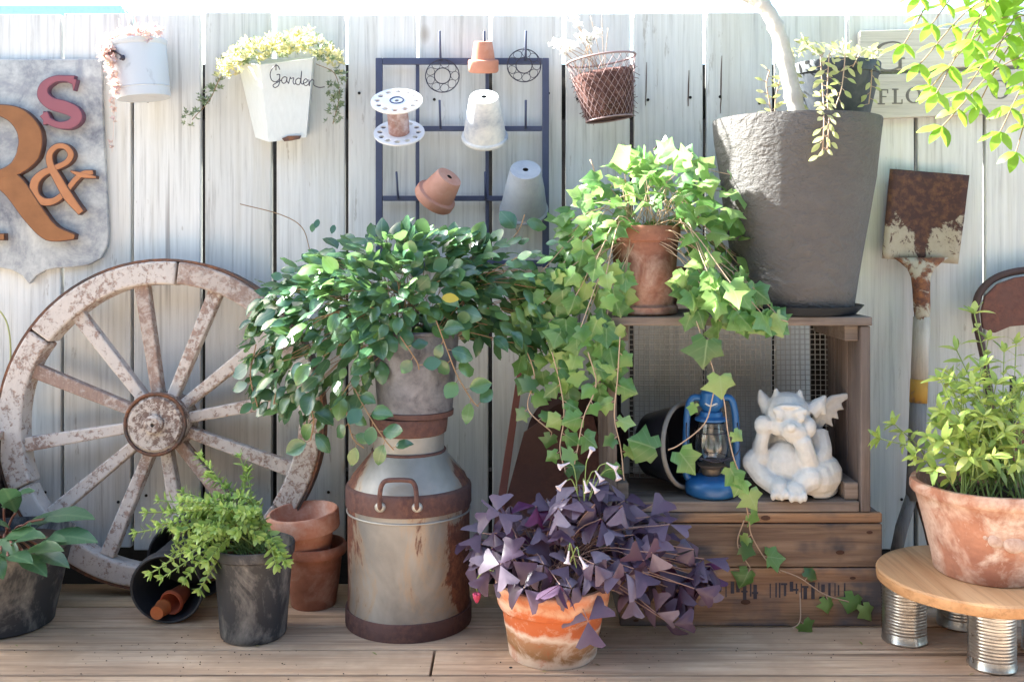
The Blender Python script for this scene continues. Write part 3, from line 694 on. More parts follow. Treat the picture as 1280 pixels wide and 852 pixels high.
# worn stencil print: broken dark strokes
st = MB(); u = 828
while u < 1062:
    if 938 < u < 962: u = 962
    hgt = R.uniform(19, 25); v0 = 727+R.uniform(-1, 2)
    for piece in range(R.choice((1, 2, 2))):
        wd = R.choice((1.4, 2, 3, 4.5)); q0 = v0+R.uniform(0, 5)*piece; q1 = v0+hgt-R.uniform(0, 8)
        a, c = wp(u, q0, yf), wp(u+wd, q1, yf)
        st.add([(a[0], yf-.0006, c[1]), (c[0], yf-.0006, c[1]), (c[0], yf-.0006, a[1]), (a[0], yf-.0006, a[1])], [(0,1,2,3)]); u += wd+R.uniform(1.5, 3)
    if R.random() < .5:
        a, c = wp(u-9, v0+R.choice((0, 9, 18)), yf), wp(u-1, v0+R.choice((3, 12, 21)), yf)
        z0, z1 = sorted((a[1], c[1])); z0 = max(z0, z1-.0035)
        st.add([(a[0], yf-.0010, z0), (c[0], yf-.0010, z0), (c[0], yf-.0010, z1), (a[0], yf-.0010, z1)], [(0,1,2,3)])
    u += R.uniform(1.5, 4)
o = ob('stencil_print', st, M['print'], lc, world=True); o['label'] = 'faded illegible dark stencil lettering'; o['kind'] = 'stuff'
for u, v in ((932,752),(1066,722),(1087,665),(957,647),(1050,690),(1078,757),(795,775)):
    kn = MB().lathe([(0,0), (R.uniform(.003,.006),0)], 10, T(*W(u, v, yf-.0016)) @ RX(90) @ Matrix.Diagonal((1.6,.8,1,1)))
    ob('knot', kn, M['knot'], lc, world=True)
ux0, ux1 = W(759, 0, yf).x, W(1089, 0, yf).x; ub, ut = lt, .561
uc = thing('wooden_crate', 'open fronted grey wooden crate set on its side as a shelf on the brown crate', 'crate', ((ux0+ux1)/2, (yf+yk)/2, ub))
for k in range(3):
    y0 = yf+.002+k*.075; y1 = min(y0+.0735, yk-.001)
    crate_board('floor_board', (ux0+.020, y0, ub+.001), (ux1-.020, y1, ub+.020), M['crategrey'], uc)
    crate_board('top_board', (ux0-.002, y0-.004*(k == 0), ut-.016), (ux1+.002, y1, ut), M['crategrey'], uc)
    crate_board('side_board', (ux0, y0, ub+.001), (ux0+.018, y1, ut-.017), M['crateside'], uc)
    crate_board('side_board', (ux1-.018, y0, ub+.001), (ux1, y1, ut-.017), M['crateside'], uc)
for xa, xb in ((ux0+.0185, ux0+.040), (ux1-.044, ux1-.0185)):
    crate_board('cleat', (xa, yf+.012, ub+.0205), (xb, yk-.02, ub+.052), M['crategrey'], uc)
    crate_board('cleat', (xa, yf+.012, ut-.045), (xb, yk-.02, ut-.0165), M['crategrey'], uc)
    crate_board('corner_post', (xa, yk-.019, ub+.0205), (xb+(.008 if xa < .3 else 0), yk-.001, ut-.0165), M['darkwood'], uc)
# wire mesh screen inside
wm = thing('mesh_screen', 'fine square wire mesh screen leaning at the back of the shelf crate', 'screen', W(915, 595, -.075))
b = MB(); y = -.078; x0, x1 = W(786, 0, y).x, W(1043, 0, y).x; z0, z1 = ub+.022, ut-.018; cell = 6.3*px(y)
bul = lambda x, z: y-.004*math.sin((x-x0)*30)-.012*(1-(z-z0)/(z1-z0))
nx = int((x1-x0)/cell); nz = int((z1-z0)/cell)
for i in range(nx+1):
    x = x0+i*cell; b.tube([(x, bul(x, lerp(z0, z1, t/4)), lerp(z0, z1, t/4)) for t in range(5)], .0010, 4, False)
for j in range(nz+1):
    z = z0+j*cell; b.tube([(lerp(x0, x1, t/10), bul(lerp(x0, x1, t/10), z)+.0008, z) for t in range(11)], .0010, 4, False)
ob('wires', b, plain('grey_wire', (.42,.40,.385), .5, .1), wm, smooth=True, world=True)['kind'] = 'stuff'
# ---------------------------------------------------------------- blue lantern
fz = ub+.0205
ln = thing('oil_lantern', 'small blue hurricane lantern with glass globe standing in the shelf crate', 'lantern', (W(889, 0, -.222).x, -.222, fz))
ob('fuel_tank', MB().lathe([(0,0), (.040,0), (.046,.003), (.048,.008), (.048,.022), (.044,.030), (.034,.034), (.016,.037), (0,.037)], 44), M['lantern'], ln, auto=50)
ob('burner', MB().lathe([(.014,.036), (.018,.042), (.018,.05), (.024,.054), (.026,.058), (.020,.060), (.010,.068), (0,.07)], 28), plain('dull_brass', (.16,.13,.10), .5, .7), ln, auto=40)
ob('globe', MB().lathe([(.0225,.060), (.030,.075), (.0325,.092), (.030,.112), (.024,.134), (.0235,.138), (.0222,.138), (.0228,.133), (.0287,.111), (.0310,.092), (.0286,.076), (.0213,.061)], 36), M['glass'], ln, smooth=True)
ob('globe_plate', MB().lathe([(.020,.138), (.030,.139), (.030,.143), (.022,.147), (.020,.155), (.012,.156)], 30), M['lantern'], ln, auto=40)
ob('chimney_hood', MB().lathe([(.015,.156), (.017,.160), (.022,.166), (.023,.174), (.020,.182), (.020,.190), (.014,.197), (.007,.2), (.006,.207), (0,.209)], 30), M['lantern'], ln, auto=40)
for sx in (-1, 1):
    ob('side_tube', MB().tube(spline([(sx*.040,0,.03), (sx*.046,0,.036), (sx*.0475,0,.06), (sx*.046,0,.13), (sx*.042,0,.165), (sx*.034,0,.180), (sx*.020,0,.1805)], 5), .0065, 10), M['lantern'], ln, smooth=True)
for zz, q in ((.118, .0305), (.072, .031)): ob('globe_guard', MB().ring((0,0,zz), q, .0011, None, 36, 5), M['wire'], ln, smooth=True)
ob('bail_handle', MB().tube(spline([(-.047,-.006,.135), (-.049,-.02,.11), (-.04,-.038,.085), (0,-.05,.072), (.04,-.038,.085), (.049,-.02,.11), (.047,-.006,.135)], 5), .0012, 5), M['wire'], ln, smooth=True)
ob('hood_mark', MB().tube([Vector((.0228*math.sin(a)-.0, -.0228*math.cos(a), .171+.002*math.sin(a*6))) for a in [-.7+.1*i for i in range(11)]], .0018, 5), plain('silver_worn_metal', (.6,.6,.62), .4, .5), ln, smooth=True)
# ---------------------------------------------------------------- tipped enamel pail behind the lantern
pl = thing('enamel_pail', 'black pail with grey rim tipped on its side behind the blue lantern', 'pail', W(820, 606, -.16)+Vector((0,0,-.0)))
Mx = T(*(W(856, 556, -.198)-pl.location)) @ RZ(50) @ RX(84)
r = .077
ob('body', MB().lathe([(0,-.078), (.054,-.078), (.060,-.073), (r-.002,-.004), (r-.004,-.004), (.057,-.07), (0,-.07)], 44, Mx), plain('black_enamel', (.012,.013,.02), .3), pl, auto=40)
ob('rim', MB().ring((0,0,0), r, .0045, Mx, 44, 8), plain('grey_enamel_rim', (.19,.175,.165), .6), pl, smooth=True)
# ---------------------------------------------------------------- winged statue
sx_ = W(996, 0, -.205).x
s = .00149
b = MB()
def E(x, y, z, rx, ry, rz, Mr=None): b.ellip((x*s, y*s, z*s), (rx*s, ry*s, rz*s), None) if Mr is None else b.ellip((0,0,0), (rx*s, ry*s, rz*s), T(x*s, y*s, z*s) @ Mr)
def K(pts, rs, n=10): b.tube(spline([(p[0]*s, p[1]*s, p[2]*s) for p in pts], 5), [prof([(i/(len(rs)-1), q*s) for i, q in enumerate(rs)], j/(5*(len(pts)-1))) for j in range(5*(len(pts)-1)+1)], n)
E(-10, 4, 42, 34, 30, 40); E(-12, -16, 36, 31, 25, 30); E(2, 10, 64, 34, 24, 22)
E(-10, -14, 94, 30, 26, 27); E(-10, -10, 104, 27, 24, 18); E(-4, -36, 80, 19, 14, 13, RY(10)); E(0, -34, 72, 15, 12, 8); E(-24, -28, 84, 12, 12, 12); E(15, -26, 83, 12, 13, 13)
E(-22, -36, 102, 10, 6, 5, RY(20)); E(5, -37, 102, 11, 6, 5, RY(-14)); E(-21, -38, 96, 6, 5, 5); E(6, -39, 96, 6, 5, 5); E(-7, -49, 86, 7, 6, 6); E(-13, -46, 83, 4.5, 4, 4); E(0, -46, 83, 4.5, 4, 4); E(-8, -36, 108, 18, 5, 3)
K([(-24,-12,114), (-25,-12,126)], [7, 2]); K([(5,-12,115), (7,-12,125)], [7, 2])
K([(-34,-8,98), (-42,-4,112), (-46,-2,122)], [10, 8, 2]); K([(20,-8,98), (32,-6,108), (40,-4,118)], [11, 9, 2]); K([(34,-8,106), (38,-6,96)], [6, 4])
K([(30,6,70), (34,-10,50), (20,-24,36)], [15, 14, 12]); K([(20,-24,34), (14,-34,52), (8,-38,70)], [13, 12, 11]); E(6, -38, 70, 10, 8, 9)
K([(-36,6,68), (-46,-10,54), (-44,-22,46)], [12, 11, 10]); K([(-46,-22,46), (-44,-28,64), (-40,-28,80)], [10, 9, 9]); E(-42, -30, 84, 12, 11, 12); E(-45, -22, 45, 12, 12, 11); E(20, -25, 35, 14, 14, 13); E(-56, -22, 38, 14, 13, 13); E(18, -35, 25, 17, 16, 15); E(8, -38, 66, 12, 10, 11) 
for i in range(4): K([(-47+4*i,-36,80), (-46+4*i,-35,91)], [3.4, 2.6], 6)
E(28, -6, 26, 34, 32, 27); E(24, -20, 24, 28, 24, 22); K([(20,-34,26), (2,-42,16)], [16, 12]); E(0, -46, 12, 14, 17, 12)
K([(-30,-6,24), (-50,-18,40), (-56,-22,38)], [18, 15, 13]); K([(-56,-22,38), (-44,-30,24), (-26,-40,14)], [13, 12, 11]); E(-22, -44, 13, 13, 17, 13)
for i in range(4): E(-30+5.5*i, -58, 8+2*(i % 2), 3.6, 6, 6); E(-7+5.5*i, -61, 7+2*(i % 2), 3.6, 6, 6)
K([(28,26,10), (50,10,8), (40,-20,5), (22,-30,4)], [9, 8, 6, 3])
for sg in (1, -1):
    wo = [(26,56), (30,84), (38,101), (52,112), (76,117), (77,112), (66,106), (70,98), (60,97), (63,86), (52,89), (55,77), (44,82), (36,70)]
    Mw = T(-2*s, (8 if sg > 0 else 16)*s, 0) @ (RZ(14) if sg > 0 else RZ(-68) @ Matrix.Scale(.7, 4))
    MBw = [(sg*x*s, z*s) for x, z in wo]
    b.prism(MBw if sg > 0 else MBw[::-1], -2.2*s, 3.2*s, Mw)
    b.tube([Mw @ Vector((sg*x*s, 0, z*s)) for x, z in ((26,60), (31,86), (40,102), (54,112), (75,116))], [6*s, 5.5*s, 5*s, 4*s, 2.5*s], 8)
    for q in ((66,102), (60,93), (52,85)): b.tube([Mw @ Vector((sg*38*s, -1*s, 92*s)), Mw @ Vector((sg*q[0]*s, -1*s, q[1]*s))], [3*s, 2.4*s], 6)
E(0, 6, 12, 40, 34, 12)
stt = tag(ob('gargoyle_statue', b, M['statue'], None, smooth=True), 'white stone winged gargoyle figurine resting its chin on its hand in the shelf crate', 'statue')
stt.location = (sx_-.004, -.205, fz); stt.rotation_euler.z = math.radians(-13); stt.scale = (.93, .95, 1.05)
md = stt.modifiers.new('remesh', 'REMESH'); md.mode = 'VOXEL'; md.voxel_size = .0019; md.use_smooth_shade = True
md = stt.modifiers.new('smooth', 'SMOOTH'); md.factor = .5; md.iterations = 5
# ---------------------------------------------------------------- big planter, saucer, nursery pot
yp = -.168; pc = Vector((W(995, 0, yp).x, yp, ut+.001))
sa = thing('saucer', 'black plastic saucer under the big grey planter on the crate', 'saucer', pc)
ob('dish', MB().lathe([(0,0), (.108,0), (.112,.003), (.124,.016), (.1215,.016), (.111,.006), (0,.005)], 56), M['blackclean'], sa, auto=40)
pt = thing('planter', 'big rough grey round planter with a pale tree trunk on the crate', 'planter', pc+Vector((0,0,.0055)))
ph = .361
ob('body', MB().lathe([(0,0), (.100,0), (.106,.004), (.113,.05), (.123,.11), (.134,.18), (.145,.25), (.154,.32), (.158,ph-.004), (.157,ph), (.150,ph), (.148,ph-.006), (.142,ph-.03), (0,ph-.03)], 72, None, .003), M['planter'], pt, auto=60)
ob('soil', MB().lathe([(.1425,ph-.0285), (0,ph-.025)], 40), M['soil'], pt)
npc = Vector((W(1044, 0, -.13).x, -.13, pc.z+.0055+ph-.024))
npot = thing('nursery_pot', 'black plastic nursery pot standing inside the big grey planter', 'pot', npc)
hh = .137
ob('body', MB().lathe([(0,0), (.055,0), (.057,.004), (.081,hh-.022), (.0835,hh-.021), (.085,hh-.002), (.084,hh), (.081,hh), (.078,hh-.02), (0,hh-.02)], 48), dusty('sun_faded_black_plastic', (.035,.042,.055), (.13,.135,.15), .46, .8), npot, auto=40)
ob('soil', MB().lathe([(.0785,hh-.019), (0,hh-.016)], 32), M['soil'], npot)
# ---------------------------------------------------------------- wooden sign boards
sg = thing('plank_sign', 'bleached two plank sign with grey serif lettering behind the leaves', 'sign', W(1180, 150, -.01))
def sgn(a, b, nm): 
    return ob(nm, MB().prism([wp(u, v, -.01) for u, v in a], -.020, -.002), M['signwood'], sg, bevel=.0015, world=True)
sgn([(1073,40), (1310,33), (1310,81), (1073,90)], None, 'plank'); sgn([(1073,95), (1310,86), (1310,140), (1075,150)], None, 'plank')
lt_ = MB(); yl = -.0206
def srib(pts, ws, cur=False):
    pp = [wp(u, v, -.02) for u, v in pts]
    if cur: pp = [(q.x, q.y) for q in spline([Vector((a, c, 0)) for a, c in pp], 6)]
    n = len(pp); wl = ws if isinstance(ws, list) else [ws]
    wf = [prof([(k/max(1, len(wl)-1), q) for k, q in enumerate(wl)], i/(n-1))*px(-.02) for i in range(n)]
    global yl; lt_.ribbon(pp, wf, yl, -.0185); yl -= .00012
def lflush():
    global lt_, yl; o = ob('letter', lt_, M['signprint'], sg, world=True); lt_ = MB(); yl = -.0206
srib([(1130,60), (1124,54), (1113,53), (1101,57), (1094,67), (1094,78), (1102,87), (1114,88), (1125,84)], [1.5,1.5,2,3.5,4.5,4.5,3,2,2.5], True); srib([(1125,73), (1125,86)], 4); srib([(1118,73), (1131,73)], 1.5)
srib([(1131,55), (1131,62)], [4, 1.5]); lflush()
def seg(u, v, pts, w=3): srib([(u+a, v+b-(u-1097)*.035) for a, b in pts], w)
u0, v0 = 1097, 112
seg(u0, v0, [(4,0), (4,18)], 3.6); seg(u0, v0, [(0,.6), (13,.6)], 1.5); seg(u0, v0, [(4,9), (11,9)], 1.5); seg(u0, v0, [(0,18), (9,18)], 1.5); seg(u0, v0, [(12.5,0), (12.5,5)], 1.3); lflush()
u0 = 1115; seg(u0, v0, [(4,0), (4,18)], 3.6); seg(u0, v0, [(0,.5), (8,.5)], 1.5); seg(u0, v0, [(0,18), (13,18)], 1.5); seg(u0, v0, [(12.5,13), (12.5,18)], 1.3); lflush()
def oval(u, v, a, b, w): srib([(u+a*math.cos(t), v+b*math.sin(t)) for t in [2*math.pi*i/16 for i in range(17)]], w, True)
oval(1142, 119.5, 8, 9, [4, 1.5, 4, 1.5, 4]); lflush()
oval(1250, 112, 10, 11, [4, 1.5, 4, 1.5, 4]); lflush()
# ---------------------------------------------------------------- shovel hung blade up
sv = thing('shovel', 'rusty square shovel with cream paint leaning blade up on the fence', 'shovel', W(1140, 716, -.075))
def yv(v): return lerp(-.030, -.075, (v-210)/500)
def sp_(u, v): return W(u, v, yv(v))
vs, fs = [], []
nu, nv = 12, 12
c4 = [(1113,211), (1212,219), (1198,330), (1103,323)]
for j in range(nv+1):
    for i in range(nu+1):
        a, t = i/nu, j/nv
        u = lerp(lerp(c4[0][0], c4[1][0], a), lerp(c4[3][0], c4[2][0], a), t); v = lerp(lerp(c4[0][1], c4[1][1], a), lerp(c4[3][1], c4[2][1], a), t)
        p = W(u, v, yv(v)+.008-.016*(abs(a-.5)*2)**2*.8+.004*t); vs.append(p+Vector((0, mn.noise(p*18)*.002, 0)))
for j in range(nv):
    for i in range(nu): k = j*(nu+1)+i; fs.append((k, k+nu+1, k+nu+2, k+1))
n = NT('shovel_blade_rust_and_cream_paint'); f = n.noise(26, n.vec(), 8, .7, .3); ax = n.axis(2)
zt, zb = W(0, 211, -.03).z, W(0, 330, -.04).z
cx_ = n.step(n.math('ABSOLUTE', n.math('SUBTRACT', n.axis(0), W(1153, 0, -.03).x), 0), .022, .004)
k = n.step(n.math('ADD', n.math('ADD', n.math('MULTIPLY', n.step(ax, zb, zt), 1.5), n.math('MULTIPLY', cx_, .55)), n.math('MULTIPLY', f, 1.7)), 1.40, 1.50); g2 = n.noise(70, n.vec(), 5, .7)
n.bump(n.math('ADD', g2, n.math('MULTIPLY', k, -1.0)), .5, .0015)
k = n.math('MAXIMUM', k, n.step(n.noise(75, n.vec((1,1,.7)), 7, .75, .5), .56, .60))
M['blade'] = n.fin(n.mix(k, n.mix(g2, (.30,.255,.195), (.46,.405,.325)), n.mix(n.step(g2, .45, .75), (.060,.030,.028), (.17,.08,.045))), .75, .05, .3)
o = ob('blade', MB().add(vs, fs), M['blade'], sv, smooth=True, world=True); sm = o.modifiers.new('solid', 'SOLIDIFY'); sm.thickness = .0025
rows_ = [(1151,322,70,4,-.002), (1150,328,52,6,-.004), (1149.5,336,34,9,-.006), (1149.5,346,25,12,-.006), (1150,362,22,14,-.006), (1151,388,21,14,-.006), (1152,402,15,12,-.006), (1153,410,5,8,-.006)]
vs, fs = [], []
for a, b_, ww, dd, yo in rows_:
    c0 = sp_(a, b_)+Vector((0, yo, 0))
    for k in range(14): t = 2*math.pi*k/14; vs.append(c0+Vector((ww/2*px(-.05)*math.cos(t), dd/2*px(-.05)*math.sin(t), 0)))
for j in range(len(rows_)-1):
    for k in range(14): q = (k+1) % 14; fs.append((14*j+k, 14*j+14+k, 14*j+14+q, 14*j+q))
fs += [tuple(range(14)), tuple(range(14*len(rows_)-1, 14*len(rows_)-15, -1))]
ob('socket', MB().add(vs, fs), M['shovelpaint'], sv, smooth=True, world=True)
ob('rivet', MB().ellip(sp_(1153,394)+Vector((0,-.0115,0)), (.0055,.003,.0055)), M['rustred'], sv, smooth=True, world=True)
def rod(v0, v1, m, nm, r=10.2): ob(nm, MB().tube([sp_(lerp(1152,1143,(v-400)/220), v) for v in (v0, (v0+v1)/2, v1)], r*px(-.06), 16), m, sv, smooth=True, world=True)
rod(396, 474, M['handlewood'], 'shaft'); rod(474, 503, M['yellow'], 'yellow_band', 10.6); rod(503, 624, M['handlegrey'], 'shaft')
for a, b, ww in (((1140,618), (1118,700), 14), ((1146,618), (1168,700), 9)):
    ob('grip_fork', MB().tube([sp_(*a), sp_(lerp(a[0], b[0], .5)+(2 if b[0] > 1150 else -2), lerp(a[1], b[1], .5)), sp_(*b)], [ww*.5*px(-.07), ww*.55*px(-.07), ww*.5*px(-.07)], 10), M['handlegrey'] if ww > 10 else M['iron'], sv, smooth=True, world=True)
ob('grip', MB().tube([sp_(1112,704), sp_(1174,704)], 9*px(-.07), 12), M['handlegrey'], sv, smooth=True, world=True)
# ---------------------------------------------------------------- folded metal chair
chy = -.10
ch = thing('folding_chair', 'rusty brown metal folding chair leaning folded on the fence behind the herb pot', 'chair', (W(1330, 0, chy).x, -.16, 0))
def cy(v): return lerp(-.045, -.17, (v-335)/380)
outl = [(1222,410), (1219,390), (1224,367), (1240,350), (1262,341), (1290,337), (1330,335), (1372,337), (1400,342), (1422,352), (1438,369), (1443,390), (1440,410)]
fr = [W(u, v, cy(v)) for u, v in outl]
legs = spline([W(1255,700,cy(700)), W(1246,560,cy(560)), W(1232,460,cy(460))]+fr+[W(1430,460,cy(460)), W(1416,560,cy(560)), W(1407,700,cy(700))], 4)
ob('frame', MB().tube(legs, .0075, 10), plain('dark_rust_tube', (.075,.042,.036), .65, .2, .4, .3, 40), ch, smooth=True, world=True)
pv = [(1228,410), (1226,390), (1231,370), (1246,355), (1268,347), (1295,343), (1331,341), (1368,343), (1394,348), (1416,357), (1431,372), (1436,390), (1434,410), (1400,404), (1331,401), (1262,408), (1243,416)]
ob('backrest', MB().prism([wp(u, v, -.065) for u, v in pv], -.068, -.060), M['rust'], ch, bevel=.002, world=True)
ob('seat', MB().prism([wp(u, v, -.125) for u, v in ((1262,530), (1400,530), (1398,650), (1264,650))], -.112, -.104), M['rust'], ch, bevel=.003, world=True)
for u0, u1 in ((1266,1268), (1396,1394)): ob('rear_leg', MB().tube([W(u0,470,-.075), W(u1,717,-.05)], .0065, 8), M['iron'], ch, smooth=True, world=True)
ob('brace', MB().tube([W(1248,600,cy(600)), W(1414,600,cy(600))], .005, 8), M['iron'], ch, smooth=True, world=True)
# ---------------------------------------------------------------- tin can stool
tcx, tcy = .792, 1.712-CAMD
tb = thing('tin_can_stool', 'low round pine slab stool raised on ribbed tin cans', 'stool', (tcx, tcy, 0))
b = MB(); outr = [(.158+.004*mn.noise(Vector((math.cos(a)*2, math.sin(a)*2, 0)))) for a in [2*math.pi*i/64 for i in range(64)]]
vs, fs = [], []
for z, k in ((.1105,-.002), (.113,0), (.128,.001), (.131,-.002)):
    for i in range(64): a = 2*math.pi*i/64; vs.append(((outr[i]+k)*math.cos(a), (outr[i]+k)*math.sin(a), z))
for j in range(3):
    for i in range(64): q = (i+1) % 64; fs.append((64*j+i, 64*j+q, 64*j+64+q, 64*j+64+i))
fs += [tuple(range(63, -1, -1)), tuple(range(192, 256))]
ob('slab_top', b.add(vs, fs), M['slab'], tb, auto=35)
def canprof(r=.0372, h=.110):
    p = [(0,.004), (r-.003,.003), (r-.0015,0), (r+.0008,.0005), (r+.0012,.003), (r,.0045), (r,.014)]
    for i in range(1, 49): z = .014+(h-.028)*i/49; p.append((r-.0011*(.5-.5*math.cos(i/49*2*math.pi*15)), z))
    return p+[(r,h-.014), (r,h-.0045), (r+.0012,h-.003), (r+.0008,h-.0005), (r-.0015,h), (0,h-.001)]
cm = MB().lathe(canprof(), 40, None, .0016).mesh('tin_can', True); cm.materials.append(M['tin'])
for dx, dy in ((-.104,.042), (-.002,-.066), (.022,.112), (.118,-.006)):
    o = ob('tin_can_leg', cm, None, tb); o.location = (dx, dy, 0); o.rotation_euler.z = R.uniform(0, 6)
# herb pot on the stool
hp = thing('terracotta_pot', 'weathered wide terracotta pot with herbs on the pine stool', 'pot', (W(1234, 0, -.365).x, -.365, .1312))
hh = .155
pr = [(0,0), (.082,0), (.086,.003), (.091,.03), (.101,.075), (.111,.115), (.116,.132), (.1215,.135), (.1245,.140), (.1245,.149), (.122,hh), (.114,hh), (.112,.15), (.106,.128), (0,.126)]
ob('body', MB().lathe(pr, 64, None, .0012), M['terrabig'], hp, auto=50)
b = MB()
Mx = T(0, -.1045, .078) @ RX(80)
for dx, dz, r1_, r2_ in ((-.028,.004,.017,.013), (-.004,-.001,.018,.015), (.021,-.006,.016,.013), (.036,-.012,.009,.009), (-.041,.009,.01,.008)): b.ellip((dx, -.101+abs(dx)*.35*abs(dx)*20, .078+dz), (r1_, .005, r2_))
ob('relief_ornament', b, terra('pale_relief_clay', (.45,.28,.21), (.60,.52,.47), .7, 9), hp, smooth=True)
ob('soil', MB().lathe([(.1062,.1285), (.06,.134), (0,.136)], 40, None, .003), M['soil'], hp, smooth=True)
# ---------------------------------------------------------------- milk can and zinc bucket
mcx, mcy = W(511, 0, -.232).x, -.232
mc = thing('milk_can', 'old dented milk can with rusted bands standing on the deck', 'milk can', (mcx, mcy, 0))
n = NT('milk_can_zinc_with_rust'); v = n.vec((1,1,.45)); f = n.noise(11, v, 8, .68, .5); g2 = n.noise(80, n.vec(), 5, .7); ang = n.axis(0)
sid = n.step(n.math('ABSOLUTE', n.math('ADD', ang, -.003), 0), .062, .125)
k = n.step(n.math('ADD', f, n.math('MULTIPLY', sid, .36)), .625, .665); halo = n.step(n.math('ADD', f, n.math('MULTIPLY', sid, .36)), .55, .65)
zc = n.mix(n.step(n.noise(6, n.vec(), 4, .6, .8), .38, .62), (.17,.17,.17), (.31,.31,.30)); zc = n.mix(n.math('MULTIPLY', g2, .4), zc, (.30,.28,.245))
c = n.mix(n.math('MULTIPLY', halo, .7), zc, (.33,.24,.16)); c = n.mix(k, c, n.mix(n.step(g2, .4, .7), (.085,.035,.028), (.20,.085,.05)))
n.bump(n.math('ADD', g2, n.math('MULTIPLY', f, 1.5)), .3, .0015)
M['canbody'] = n.fin(c, n.math('ADD', n.math('MULTIPLY', k, .3), .5), n.math('MULTIPLY', n.math('SUBTRACT', 1.0, k), .35), .4)
rb = .1135
ob('body', MB().lathe([(0,.004), (rb-.002,.004), (rb-.001,.03), (rb-.0022,.08), (rb-.001,.14), (rb-.0015,.205), (rb,.225)], 64, None, .0012), M['canbody'], mc, smooth=True)
ob('base_band', MB().lathe([(rb-.001,0), (rb+.0022,0), (rb+.0026,.004), (rb+.0026,.028), (rb+.0015,.031), (rb-.001,.0315)], 64), M['canrust'], mc, auto=40)
ob('shoulder_band', MB().lathe([(rb-.001,.2155), (rb+.0018,.216), (rb+.0025,.219), (rb+.0025,.248), (rb+.001,.252), (rb-.004,.255)], 64), M['canrust'], mc, auto=40)
ob('band_wire', MB().ring((0,0,.205), rb-.0005, .0018, None, 64, 6), M['can'], mc, smooth=True)
ob('shoulder', MB().lathe([(rb-.003,.2545), (.104,.268), (.072,.306), (.0665,.313)], 56), M['canbody'], mc, auto=60)
ob('neck_seam', MB().ring((0,0,.3135), .0665, .003, None, 48, 6), M['canrust'], mc, smooth=True)
ob('neck', MB().lathe([(.0655,.313), (.0655,.350)], 48), M['canbody'], mc, smooth=True)
ob('neck_band', MB().lathe([(.0655,.345), (.0695,.348), (.0715,.360), (.0725,.372), (.0705,.377), (.066,.377)], 48), M['canrust'], mc, auto=40)
hd = spline([(-.038,-.1125,.232), (-.038,-.121,.244), (-.0375,-.121,.262), (-.034,-.119,.277), (-.024,-.118,.284), (.012,-.118,.284), (.022,-.119,.277), (.0255,-.121,.262), (.026,-.121,.244), (.026,-.1125,.232)], 4)
ob('handle', MB().tube(hd, .0042, 10), M['canrust'], mc, smooth=True)
for xx in (-.038, .026): ob('handle_bracket', MB().ellip((xx,-.1125,.236), (.010,.006,.009)), M['can'], mc, smooth=True)
zb_ = thing('zinc_bucket', 'dark zinc bucket of trailing plant set on the neck of the milk can', 'bucket', (mcx+.012, mcy, .3775))
hb = .155
ob('body', MB().lathe([(0,0), (.066,0), (.0685,.003), (.069,.012), (.081,hb-.004), (.084,hb-.003), (.085,hb+.001), (.083,hb+.004), (.079,hb), (.075,hb-.03), (0,hb-.03)], 48), M['bucket'], zb_, auto=40)
ob('base_band', MB().lathe([(.0688,.001), (.0705,.001), (.0712,.010), (.0694,.011)], 48), M['canrust'], zb_, auto=40)
ob('soil', MB().lathe([(.0755,hb-.0285), (0,hb-.02)], 30), M['soil'], zb_)
# ---------------------------------------------------------------- terracotta stack
py = -.155
p1 = thing('terracotta_pot', 'dark terracotta pot at the bottom of the two pot stack beside the milk can', 'pot', (W(392, 0, py).x, py, 0))
ob('body', MB().lathe(potprof(.063, .043, .118, .020, .006, .007, .02), 48), M['terradark'], p1, auto=40)
p2 = thing('terracotta_pot', 'empty pink terracotta pot nested in the top of the two pot stack', 'pot', (W(384, 0, py).x, py-.002, .078), (math.radians(3), math.radians(-4), 0))
ob('body', MB().lathe(potprof(.0685, .041, .103, .036, .005, .0075, .02), 48), terra('pale_scuffed_terracotta', (.54,.29,.215), (.64,.47,.39), .6, 6, None, (.42,.15,.08)), p2, auto=40)
# ---------------------------------------------------------------- black pots
def black_pot(label, x, y, rt, rb, h, mat=None, loc=None, rot=(0,0,0), name='plastic_pot', soil=None):
    o = thing(name, label, 'pot', loc or (x, y, 0), rot)
    ob('body', MB().lathe([(0,.002), (rb*.9,.002), (rb*.93,0), (rb,.004), (rb+.001,.012), (lerp(rb, rt, .9)-.003,h-.020), (rt-.0035,h-.019), (rt-.001,h-.017), (rt,h-.003), (rt-.001,h), (rt-.004,h), (rt-.006,h-.015), (rb+.3*(rt-rb)-.003,h*.3) if not soil else (rt-.008,h-.022), (0,h*.12 if not soil else h-.022)], 52), mat or M['black'], o, auto=40)
    if soil: ob('soil', MB().lathe([(rt-.0082,h-.0215), (rt*.5,h-.017), (0,h-.014)], 36, None, .002), M[soil], o, smooth=True)
    return o
bp = black_pot('dusty black plastic pot of bushy green plant in front of the pot stack', W(317, 0, -.305).x, -.305, .0725, .057, .163, soil='mulch')
hpz = black_pot('scuffed black plastic pot of hosta beside the wagon wheel', W(6, 0, -.255).x, -.255, .120, .084, .163, soil='soil')
